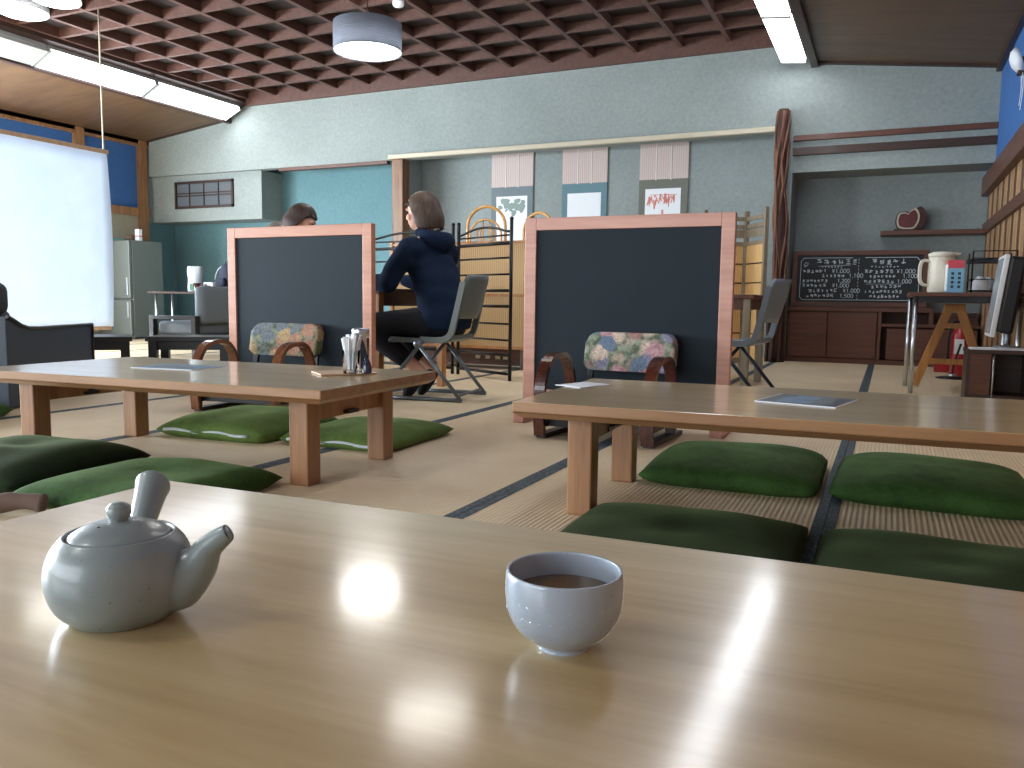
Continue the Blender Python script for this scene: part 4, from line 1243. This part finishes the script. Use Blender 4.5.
DIG = {'0': [(.15, 0), (.45, 0), (.6, .3), (.6, .7), (.45, 1), (.15, 1), (0, .7), (0, .3), (.15, 0)], '1': [(.1, .8), (.3, 1), (.3, 0)],
       '5': [(.55, 1), (.1, 1), (.05, .55), (.4, .6), (.6, .35), (.45, .05), (.05, 0)], '2': [(0, .8), (.2, 1), (.5, 1), (.6, .7), (0, 0), (.6, 0)],
       '8': [(.3, .5), (.05, .75), (.3, 1), (.55, .75), (.3, .5), (.0, .25), (.3, 0), (.6, .25), (.3, .5)]}
def price(txt, x, z, s):
    for c in txt:
        if c in DIG: poly(DIG[c], x, z, s, .005); x += s * .82
        elif c == 'y':
            poly([(0, 1), (.3, .55), (.6, 1)], x, z, s); poly([(.3, .55), (.3, 0)], x, z, s); poly([(.05, .45), (.55, .45)], x, z, s); poly([(.05, .25), (.55, .25)], x, z, s); x += s * .85
        elif c == ',': poly([(.1, .1), (0, -.15)], x, z, s); x += s * .35
def kana(x, z, s, w=.0055):
    """an unreadable brush-like character of three to six strokes"""
    for _ in range(rnd.choice((3, 4, 5, 5))):
        if rnd.random() < .5: zz = rnd.random(); _st((x + s * rnd.uniform(0, .2), z + s * zz), (x + s * rnd.uniform(.6, .9), z + s * (zz + rnd.uniform(-.08, .1))), w)
        elif rnd.random() < .6: xx = rnd.uniform(.1, .8); _st((x + s * xx, z + s * rnd.uniform(.7, 1)), (x + s * (xx + rnd.uniform(-.2, .2)), z + s * rnd.uniform(0, .4)), w)
        else: poly([(rnd.uniform(.1, .4), rnd.uniform(.5, .9)), (rnd.uniform(.5, .9), rnd.uniform(.4, .8)), (rnd.uniform(.3, .8), rnd.uniform(.1, .4))], x, z, s, w)
def line(x, z, n, s):
    for k in range(n): kana(x + k * s * 1.02, z + rnd.uniform(-.003, .003), s * .85)
xl, xr, zb, zt = -w + .085, w - .085, .075, h - .075
poly([(xl + .03, zb), (xr - .03, zb), (xr, zb + .03), (xr, zt - .03), (xr - .03, zt), (.06, zt)], 0, 0, 1, .005)
poly([(xl + .03, zb), (xl, zb + .03), (xl, zt - .03), (xl + .03, zt), (-.1, zt), (-.06, zt)], 0, 0, 1, .005)
z = zb
while z < zt: _st((.0, z), (.0, z + .02), .004); z += .035
# left column
for k in range(6): kana(-.42 + k * .072, .452, .058, .0065)
_st((-.40, .435), (-.08, .447), .004)
for k in range(7): kana(-.37 + k * .032, .415, .022, .003)
poly([(0, 0), (.6, .2), (.9, .8), (.3, .9), (0, .4), (.5, .3)], xl + .03, .43, .05)
line(xl + .02, .365, 6, .042); price('y1,000', -.26, .365, .04)
line(-.36, .315, 6, .038); price('1,100', -.09, .315, .04)
line(xl + .02, .262, 7, .038); price('1,200', -.2, .262, .036)
line(xl + .02, .21, 6, .042); price('y1,000', -.25, .21, .038)
line(-.49, .155, 7, .042); price('y1,000', -.14, .155, .038)
line(-.51, .1, 7, .04); price('1,500', -.17, .1, .038)
# right column
for k in range(5): kana(.13 + k * .068, .455, .056, .0065)
for k in range(8): kana(.12 + k * .035, .415, .024, .003)
line(.06, .36, 6, .048); price('y1,000', .37, .36, .04)
line(.11, .31, 7, .036); price('1,100', .43, .31, .038)
line(.06, .255, 7, .042); price('1,000', .38, .255, .038); _st((.08, .245), (.43, .245), .003)
line(.13, .2, 7, .042); line(.07, .15, 10, .036); line(.12, .1, 8, .036)
g.done('chalk_writing', M['chalk'], t)

t = thing('sliced_stone', 'dark red sliced stone ornament with white rim on alcove shelf', 'ornament', (.135, 9.57, 1.396)); t.scale = (.86, .9, .92)
def blob(s):
    pts = [(-.11, .02), (-.125, .09), (-.1, .17), (-.03, .18), (.0, .165), (.03, .2), (.08, .225), (.12, .17), (.125, .1), (.105, .04), (.07, .0), (0, -.01), (-.07, 0)]
    c = V((0, .1)); return [tuple(c + (V(p) - c) * s) for p in smooth2(pts)]
def smooth2(pts):
    P = smooth_path([(a, b, 0) for a, b in pts + [pts[0]]], 4)[:-1]; return [(p.x, p.y) for p in P]
g = G(); g.prism([(x * 1.25 + .03, z * 1.08 + .02) for x, z in blob(1.08)], 'XZ', .0, .05); g.done('rough_back', M['vine_dark'], t)
g = G(); g.prism([(x, z + .03) for x, z in blob(1.0)], 'XZ', -.012, .0); g.done('white_rim', M['cream_trim'], t)
g = G(); g.prism([(x, z + .03) for x, z in blob(.84)], 'XZ', -.016, -.012); g.done('red_core', plain('dark_red_stone', '5a1d18', .25, 0, .35, 14, coat=.5), t)
g = G(); g.box(-.15, .1, -.05, .06, .0, .022, bev=.004); g.done('stand', M['dark_wood'], t)

# ================================================================== DESK CORNER ON THE RIGHT
t = thing('desk', 'dark topped desk with chrome legs beside the right wall', 'desk', (.475, 6.72, 0))
g = G(); g.box(-.35, .345, -.38, .36, .683, .71, bev=.004); g.done('desktop', M['brown_wood'], t)
g = G(); g.box(-.31, .31, -.35, .32, .64, .683); g.done('frame', M['black'], t)
for sx in (-1, 1):
    for y, ex in ((-.345, .012), (.2, -.012)):
        g = G(); g.tube([(sx * .315 + ex, y, 0), (sx * .315 + ex, y, .675)], .016, 14); g.done('leg', M['chrome'], t)
# jug and carton
t = thing('water_jug', 'cream plastic water jug with handle on the desk', 'jug', (.325, 6.52, .71), radians(15))
g = G(); g.lathe([(0, 0), (.078, 0), (.084, .008), (.088, .1), (.084, .22), (.084, .255), (.078, .255), (.08, .1), (.076, .012), (0, .01)], 32); g.done('jug_body', M['jug'], t)
g = G(); g.lathe([(0, .25), (.088, .25), (.09, .272), (.06, .285), (0, .288)], 32); g.prism([(.07, .255), (.112, .268), (.112, .278), (.07, .283)], 'XZ', -.03, .03); g.done('lid', M['jug'], t)
g = G(); g.strip(smooth_path([(-.078, 0, .22), (-.12, 0, .225), (-.14, 0, .19), (-.14, 0, .1), (-.122, 0, .06), (-.08, 0, .05)], 5), (0, 1, 0), .03, .018); g.done('handle', M['jug'], t)
t = thing('drink_carton', 'light blue carton with pink top standing in front of the jug', 'carton', (.405, 6.41, .711), radians(8))
g = G(); g.box(-.05, .05, -.03, .03, 0, .165); g.done('carton_body', [M['carton_blue']], t)
g = G(); g.box(-.0505, .0505, -.0305, .0305, .165, .198); g.prism([(-.03, .198), (.03, .198), (.004, .222), (-.004, .222)], 'YZ', -.0505, .0505); g.done('carton_top', M['carton_pink'], t)
g = G(); g.box(-.056, -.0505, -.03, .03, .01, .19)
for x in (-.03, .012):
    for z in (.03, .06, .09, .12): g.box(x, x + .018, -.0315, -.03, z, z + .018, mi=1)
g.done('print', [M['paper'], M['menu_blue']], t)
# dish rack with bowls
t = thing('dish_rack', 'dark wire rack holding white crockery at back of the desk', 'rack', (.66, 6.86, .71))
g = G()
for z in (.02, .1, .25): 
    g.tube([(-.13, -.16, z), (.14, -.16, z), (.14, .16, z), (-.13, .16, z)], .005, 6, closed=True)
for x in (-.13, .14):
    for y in (-.16, .16): g.tube([(x, y, 0), (x, y, .3)], .006, 6)
for k in range(7): g.tube([(-.13 + .045 * k, -.16, .02), (-.13 + .045 * k, .16, .02)], .003, 6); g.tube([(-.13 + .045 * k, -.16, .25), (-.13 + .045 * k, .16, .25)], .003, 6)
g.tube([(-.17, -.16, .235), (.14, -.16, .255)], .006, 6); g.tube([(-.13, -.16, .3), (.14, -.16, .3)], .004, 6)
g.done('wire_frame', M['black_metal'], t)
g = G(); g.box(-.15, .14, -.16, .16, .225, .24); g.done('upper_tray', M['steel2'], t)
for k, (x, y, r) in enumerate(((-.065, -.08, .066), (.07, -.07, .066), (.0, .08, .066))):
    g = G(); g.lathe([(r, .024), (r * .96, .05), (r * .65, .105), (r * .4, .112), (r * .4, .122), (0, .122)], 24, c=(0, 0, 0))
    tag(g.done('bowl', M['white'], loc=(.66 + x, 6.86 + y, .71 + .001)), ('white bowl upside down in the dish rack, nearest the carton', 'white bowl upside down in the dish rack, partly behind the monitor', 'white bowl upside down at back of the dish rack')[k], 'bowl', 'bowls in the dish rack')
# small shelf unit with the monitor
t = thing('shelf_unit', 'low dark brown shelf unit under the monitor at right edge', 'shelf', (.665, 6.12, 0))
g = G(); g.box(-.19, .18, -.14, .17, .315, .34, bev=.003); g.done('top', M['dark_wood'], t)
g = G(); g.box(-.185, -.165, -.135, .165, 0, .315); g.box(.155, .175, -.135, .165, 0, .315); g.box(-.165, .155, .145, .165, 0, .315); g.box(-.165, .155, -.13, .145, .03, .05)
g.done('carcass', M['dark_wood'], t)
g = G(); g.box(-.165, -.05, -.135, -.115, .05, .315); g.done('door', M['brown_wood'], t)
g = G(); g.tube([(-.035, -.125, .03), (-.035, -.125, .31)], .007, 8); g.done('rail', M['chrome'], t)
g = G(); g.box(-.17, .02, -.12, .06, .3405, .350); g.box(-.0, .13, -.1, .05, .3405, .356)
tag(g.done('paper_stack', M['paper'], loc=(.665, 6.12, 0)), 'loose white papers on the low dark shelf unit', 'paper')
t = thing('monitor', 'monitor with white bezel on chrome post, seen nearly edge-on at right', 'monitor', (.648, 6.12, .341), radians(-91))
Tm = Matrix.Translation((0, 0, .33)) @ Matrix.Rotation(radians(-6), 4, 'X')
g = G(); g.box(-.2, .2, -.03, .0, -.25, .27, bev=.006, T=Tm); g.done('bezel', M['white'], t)
g = G(); g.box(-.18, .18, -.0315, -.03, -.23, .25, T=Tm); g.done('screen', plain('pale_screen', 'aab4ba', .2), t)
g = G(); g.box(-.19, .19, .0, .095, -.22, .265, bev=.02, T=Tm); g.done('back_shell', M['black'], t)
g = G(); g.tube([(0, .06, .018), (0, .06, .3)], .02, 16); g.lathe([(0, .017), (.08, .017), (.08, .023), (0, .028)], 28, c=(0, .06, 0)); g.done('stand', M['chrome'], t)
# trestle
t = thing('trestle', 'yellow pine A-frame trestle standing under the desk', 'trestle', (.45, 6.93, 0))
for (x, ) in ((-.24,), (.25,)):
    g = G(); g.bar((x, 0, .01), (x * .12, 0, .62), .035, .06, (1, 0, 0), bev=.003); g.done('leg', M['yellow_wood'], t)
for z, a in ((.2, .2), (.47, .1)):
    g = G(); g.box(-a, a, -.018, .018, z - .02, z + .02); g.done('crossbar', M['yellow_wood'], t)
g = G(); g.box(-.07, .07, -.03, .03, .575, .635, bev=.003); g.done('top_block', M['yellow_wood'], t)
# extinguisher
t = thing('fire_extinguisher', 'red fire extinguisher standing behind the trestle', 'fire extinguisher', (.6, 8.2, 0))
g = G(); g.lathe([(0, .0), (.07, 0), (.075, .01), (.075, .36), (.06, .41), (.03, .44), (.022, .46), (0, .46)], 28); g.done('cylinder', M['red'], t)
g = G(); g.box(-.055, .02, -.078, -.07, .2, .33); g.done('instruction_label', M['paper'], t)
g = G(); g.lathe([(0, .46), (.02, .46), (.02, .5), (0, .5)], 14); g.bar((-.03, 0, .5), (.1, 0, .53), .02, .012); g.bar((-.03, 0, .515), (.1, 0, .555), .02, .01); g.done('valve', M['black'], t)
g = G(); g.tube(smooth_path([(-.02, 0, .48), (-.08, -.03, .46), (-.1, -.02, .3), (-.095, -.0, .12)], 5), .01, 8); g.done('hose', M['black'], t)
# small floor stand
t = thing('floor_stand', 'small round black floor stand beneath the trestle', 'stand', (.53, 7.9, 0))
g = G(); g.lathe([(0, 0), (.13, 0), (.13, .008), (.03, .022), (0, .024)], 32); g.done('base', M['black_metal'], t)
g = G(); g.lathe([(0, .02), (.05, .02), (.03, .04), (0, .042)], 24); g.done('collar', M['chrome'], t)
g = G(); g.tube(smooth_path([(0, 0, .04), (.005, 0, .12), (.03, 0, .22), (.05, 0, .3)], 4), .009, 8); g.done('stem', M['black_metal'], t)
g = G(); g.box(-.1, .09, -.05, .05, .17, .26, bev=.01)
tag(g.done('red_box', M['red'], loc=(.52, 8.62, -.0), rot=(0, 0, 0)), 'small red box on floor behind the fire extinguisher', 'box')
bpy.data.objects['red_box'].location.z = -.17
# wall lamp on the blue wall
t = thing('wall_lamp', 'white bowl wall lamp with dark bracket and ribbons on blue wall', 'wall lamp', (XR, 7.3, 2.42)); t.scale = (.8, .8, .8)
g = G(); g.lathe([(0, 0), (.05, .005), (.1, .03), (.13, .08), (.125, .08), (.095, .036), (0, .012)], 28); g.done('shade', M['white'], t, loc=(-.16, 0, .02), rot=(0, radians(70), 0))
g = G(); g.box(-.025, .0, -.06, .06, -.12, .12, bev=.004); g.bar((-.02, 0, 0), (-.13, 0, .02), .03, .03); g.box(-.1, -.02, -.05, .05, -.09, .07, bev=.01); g.done('bracket', M['dark_wood'], t)
g = G()
for y, l in ((-.04, -.42), (.04, -.36)): g.strip(smooth_path([(-.06, y, -.08), (-.05, y * 1.6, -.2), (-.06, y * 1.2, l)], 5), (0, 1, 0), .035, .003)
g.done('ribbon', M['white'], t)

# ================================================================== LEFT BACKGROUND
# hanging white screen
t = thing('hanging_screen', 'large white cloth screen hung from strings on the left', 'screen', (-7.2, 5.0, 0))
g = G(); N = 24
A = []; 
for i in range(N + 1):
    y = -1.25 + (2.1) * i / N; A.append([g.bm.verts.new((.012 * sin(z * 2.1 + y) + (.02 * sin((1 - z) * 3) if i == N else 0), y + (.012 * sin(z * 3) if i == N else 0), .3 + (2.02 - .3) * z)) for z in [k / 14 for k in range(15)]])
for i in range(N):
    for k in range(14): g.bm.faces.new((A[i][k], A[i + 1][k], A[i + 1][k + 1], A[i][k + 1])).smooth = True
o = g.done('cloth', M['screen'], t, smooth=True); so = o.modifiers.new('t', 'SOLIDIFY'); so.thickness = .003
g = G(); g.box(-.02, .02, -1.27, .862, 2.02, 2.06, bev=.004); g.done('top_bar', M['tray'], t)
g = G(); g.box(-.015, .015, -1.25, .83, .268, .302, bev=.004); g.done('bottom_bar', M['tray'], t)
for y in (-1.1, .82):
    g = G(); g.tube([(0, y, 2.06), (0, y, 3.42)], .008, 8); g.done('string', M['cream_trim'], t)

# low lounge seat with dark side panel
def world_bar(g, a, b, prof):
    pass
A2, B2 = V((-4.16, 2.74, 0)), V((-4.70, 3.66, 0)); d = (B2 - A2); Lp = d.length; rz = math.atan2(d.y, d.x)
t = thing('lounge_seat', 'dark slate low lounge seat with headrest at the left edge', 'sofa', A2, rz)   # local +X runs along the panel, +Y is hidden side
def side_poly():
    return [(0, 0.02), (Lp, 0.02), (Lp, .425), (.35, .425), (.23, .43), (.15, .445), (.08, .472), (.03, .49), (0, .495)]
g = G(); g.prism(side_poly(), 'XZ', 0, .05, bev=.006); g.done('side_panel', M['navy_fabric'], t)
g = G(); g.prism(side_poly(), 'XZ', .7, .75, bev=.006); g.done('side_panel', M['navy_fabric'], t)
g = G(); p = [(x, -.004, z) for x, z in side_poly()[2:]]; g.tube([(Lp, -.004, .03)] + p, .010, 8); g.done('piping', M['black'], t)
g = G(); g.box(.14, Lp - .03, .06, .69, .1, .3, bev=.03, seg=3); g.done('seat', M['grey_fabric'], t, smooth=True)
g = G(); g.box(.0, .2, .06, .69, .03, .53, bev=.04, seg=3); g.done('backrest', M['grey_fabric'], t, smooth=True)
g = G(); g.box(-.02, .13, .03, .69, .50, .675, bev=.05, seg=4); g.done('headrest', M['grey_fabric'], t, smooth=True)
g = G(); g.box(.01, Lp - .02, .02, .73, 0, .03); g.done('base', M['black'], t)

# black low tables behind
def bench(label, a, b, D, H, slats):
    a, b = V(a + (0,)), V(b + (0,)); d = b - a; L = d.length
    t = thing('low_table', label, 'table', (a + b) / 2, math.atan2(d.y, d.x), 'black low tables at left back')
    g = G(); g.box(-L / 2, L / 2, 0, D, H - .035, H, bev=.004); g.done('tabletop', M['black'], t)
    for sx in (-1, 1):
        for y in (.04, D - .04):
            g = G(); x = sx * (L / 2 - .05); g.box(x - .03, x + .03, y - .03, y + .03, 0, H - .035); g.done('leg', M['black'], t)
    g = G(); g.box(-L / 2 + .08, L / 2 - .08, .03, .05, H - .1, H - .035); g.done('apron', M['black'], t)
    return t
bench('black low table right of the dark lounge seat', (-5.32, 4.03), (-5.09, 4.30), .45, .31, 0)
bench('long black low table behind the left partition edge', (-5.03, 4.36), (-4.52, 4.70), .42, .31, 0)

# wooden armchair with grey cushions
def armchair(label, loc, rz):
    t = thing('armchair', label, 'armchair', loc, rz)
    g = G(); g.box(-.28, .28, -.3, .25, .22, .36, bev=.04, seg=3); g.done('seat_cushion', M['grey_cushion'], t, smooth=True)
    g = G(); g.box(-.28, .28, .2, .34, .34, .72, bev=.05, seg=3); g.done('back_cushion', M['grey_cushion'], t, smooth=True)
    for s in (-1, 1):
        g = G(); g.box(s * .32 - .03, s * .32 + .03, -.34, .3, .38, .42, bev=.004); g.done('arm', M['black_metal'], t)
        for y in (-.31, .27):
            g = G(); g.box(s * .32 - .03, s * .32 + .03, y - .03, y + .03, 0, .38, bev=.003); g.done('leg', M['black_metal'], t)
    g = G(); g.box(-.29, .29, -.32, .3, .18, .22); g.done('frame', M['black_metal'], t)
    return t
armchair('grey cushioned dark wood armchair beside the left partition edge', (-6.57, 6.4, 0), radians(-90))
# side table with chrome legs
t = thing('side_table', 'dark side table with thin chrome legs before the grey fridge', 'table', (-7.45, 7.3, 0), radians(24))
g = G(); g.box(-.52, .5, -.28, .28, .645, .67, bev=.004); g.done('tabletop', M['dark_wood'], t)
for sx in (-1, 1):
    for sy in (-1, 1):
        g = G(); g.tube([(sx * .45, sy * .22, 0), (sx * .45, sy * .22, .645)], .012, 10); g.done('leg', M['chrome'], t)
t = thing('pouch', 'silver white foil pouch standing on the side table', 'bag', (-7.44, 7.2, .671), radians(24))
g = G(); N = 10; F_ = []; 
for i in range(N + 1):
    z = .3 * i / N; th = .045 * (1 - (i / N) ** 1.5) + .003; w_ = .092 + .004 * sin(i)
    F_.append([(-w_, 0, z), (-w_ * .5, -th * .85, z), (0, -th, z), (w_ * .5, -th * .85, z), (w_, 0, z), (w_ * .5, th * .85, z), (0, th, z), (-w_ * .5, th * .85, z)])
vv = [[g.bm.verts.new(p) for p in r] for r in F_]
for i in range(N):
    for k in range(8): g.bm.faces.new((vv[i][k], vv[i][(k + 1) % 8], vv[i + 1][(k + 1) % 8], vv[i + 1][k]))
g.bm.faces.new(vv[0]); g.bm.faces.new(vv[-1])
g.done('bag_body', plain('foil', 'a8aeb2', .4, .4, .05), t, smooth=True)
g = G(); g.box(-.05, .03, -.052, -.047, .02, .1); g.done('green_print', plain('green_print', '3f7d55', .5), t)
t = thing('mug', 'dark red mug right of the silver pouch', 'mug', (-7.33, 7.12, .671))
g = G(); g.lathe([(0, 0), (.04, 0), (.042, .004), (.042, .1), (.037, .1), (.036, .01), (0, .008)], 24); g.done('mug_body', plain('maroon_glaze', '43191a', .25), t)
g = G(); g.tube(smooth_path([(.04, 0, .08), (.07, 0, .075), (.072, 0, .035), (.04, 0, .025)], 4), .007, 8); g.done('handle', plain('maroon_glaze', '43191a', .25), t)
t = thing('tissue_pack', 'white and black printed pack right of the dark red mug', 'packet', (-7.22, 7.2, .671), radians(20))
g = G(); g.box(-.06, .06, -.04, .04, 0, .11, bev=.012); g.done('pack', M['paper'], t)
g = G(); g.box(-.045, -.01, -.042, -.04, .03, .09); g.box(-.02, .03, -.042, -.04, .05, .075); g.done('print', M['black'], t)
# backpack on the chair
t = thing('backpack', 'navy backpack with pale strap on the side table, beside left partition edge', 'bag', (-7.2, 7.46, .671), radians(-15))
g = G(); g.sphere((0, 0, .174), .17, (.85, .55, 1.0), 20); g.box(-.1, .1, -.115, -.05, .03, .17, bev=.03, seg=3); g.tube(arc((0, .335), .03, 0, 180, 8, 'XZ', 0), .007, 8); g.done('bag_body', plain('dark_navy_nylon', '0d1730', .8), t)
g = G(); g.tube(smooth_path([(-.07, -.09, .04), (-.09, -.1, .16), (-.05, -.07, .28), (-.0, -.0, .325)], 5), .008, 8); g.done('strap', M['pale_trim'], t)
# fridge
t = thing('refrigerator', 'grey two door refrigerator in left back corner', 'refrigerator', (-10.08, 8.50, 0), radians(2))
g = G(); g.box(-.32, .32, -.22, .33, .02, 1.40, bev=.01); g.done('cabinet', M['fridge_side'], t)
for (z0, z1) in ((.05, .555), (.575, 1.395)):
    g = G(); g.box(-.32, .315, -.275, -.225, z0, z1, bev=.012); d_ = g.done('door', M['fridge'], t)
    g = G(); g.box(.255, .28, -.29, -.275, (z0 + .05 if z0 > .3 else z1 - .25), (z0 + .3 if z0 > .3 else z1 - .03), bev=.004); g.done('handle', M['chrome'], d_)
g = G(); g.box(-.3, .3, -.2, .2, 0, .02); g.done('plinth', M['black'], t)
g = G(); g.box(-.04, .04, -.03, .03, 0, .165, bev=.004); g.box(-.041, .041, -.031, .031, .06, .075, mi=1)
tag(g.done('carton', [M['paper'], M['carton_pink']], loc=(-9.86, 8.5, 1.402)), 'small white carton with red band on top of the fridge', 'carton')
g = G(); g.sphere((0, 0, .05), .09, (1, .8, .55), 16)
tag(g.done('cloth_bag', M['brown_cloth'], loc=(-10.04, 8.5, 1.40)), 'dark crumpled bag on top of the fridge', 'bag')
g = G(); g.lathe([(0, 0), (.1, 0), (.14, .03), (.13, .035), (.09, .01), (0, .01)], 24)
tag(g.done('dish', plain('teal_ceramic', '5fa39a', .3), loc=(-10.29, 8.5, 1.402)), 'teal dish at left on top of the fridge', 'dish')
# low dark sideboard under the bay
t = thing('sideboard', 'black sideboard behind the grey armchairs in teal recess', 'sideboard', (-8.5, 8.75, 0))
g = G(); g.box(-.35, .55, -.2, .2, .05, .72, bev=.005); g.done('body', M['black'], t)
g = G(); g.box(-.33, .09, -.215, -.2, .08, .69); g.done('door', M['dark_wood'], t)
g = G(); g.box(.11, .53, -.215, -.2, .08, .69); g.done('door', M['dark_wood'], t)
g = G()
for x in (-.3, .5):
    for y in (-.15, .15): g.box(x - .02, x + .02, y - .02, y + .02, 0, .05)
g.done('foot', M['black'], t)

# ================================================================== LIGHT
def area(name, loc, rot, sx, sy, power, col=(1, 1, 1)):
    l = bpy.data.lights.new(name, 'AREA'); l.shape = 'RECTANGLE'; l.size = sx; l.size_y = sy; l.energy = power; l.color = col
    o = bpy.data.objects.new(name, l); COL.objects.link(o); o.location = loc; o.rotation_euler = rot; return o
# daylight entering by the left windows (facing +X) and the windows behind the camera (facing +Y)
area('window_daylight', (XL - .12, 2.3, 1.32), (0, radians(-90), 0), 1.9, 7.6, 1500, (.80, .90, 1))
area('window_daylight', (-4.9, YF - .12, 1.3), (radians(90), 0, 0), 7.2, 1.7, 210, (.86, .93, 1))
w = bpy.data.worlds.new('World'); scene.world = w; w.use_nodes = True
bg = w.node_tree.nodes['Background']; bg.inputs['Color'].default_value = (.75, .85, 1, 1); bg.inputs['Strength'].default_value = .6

# ================================================================== CAMERA
cam = bpy.data.cameras.new('camera'); co = bpy.data.objects.new('camera', cam); COL.objects.link(co); scene.camera = co
cam.sensor_width = 36; cam.lens = 812 / 1024 * 36; cam.clip_start = .02; cam.clip_end = 100
yaw, pit, roll = radians(24.7), radians(5.82), radians(-.77)
fwd = V((-sin(yaw) * cos(pit), cos(yaw) * cos(pit), -sin(pit))); r = V((cos(yaw), sin(yaw), 0)); dn = fwd.cross(r)
r2 = r * cos(roll) + dn * sin(roll); d2 = -r * sin(roll) + dn * cos(roll)
R3 = Matrix((r2, -d2, -fwd)).transposed()
co.matrix_world = Matrix.Translation((0, 0, .61)) @ R3.to_4x4()

scene.view_settings.view_transform = 'Standard'; scene.view_settings.look = 'None'
scene.view_settings.exposure = .5; scene.view_settings.gamma = 1; scene.view_settings.use_curve_mapping = False
scene.cycles.use_denoising = True
scene.cycles.max_bounces = 8; scene.cycles.diffuse_bounces = 5
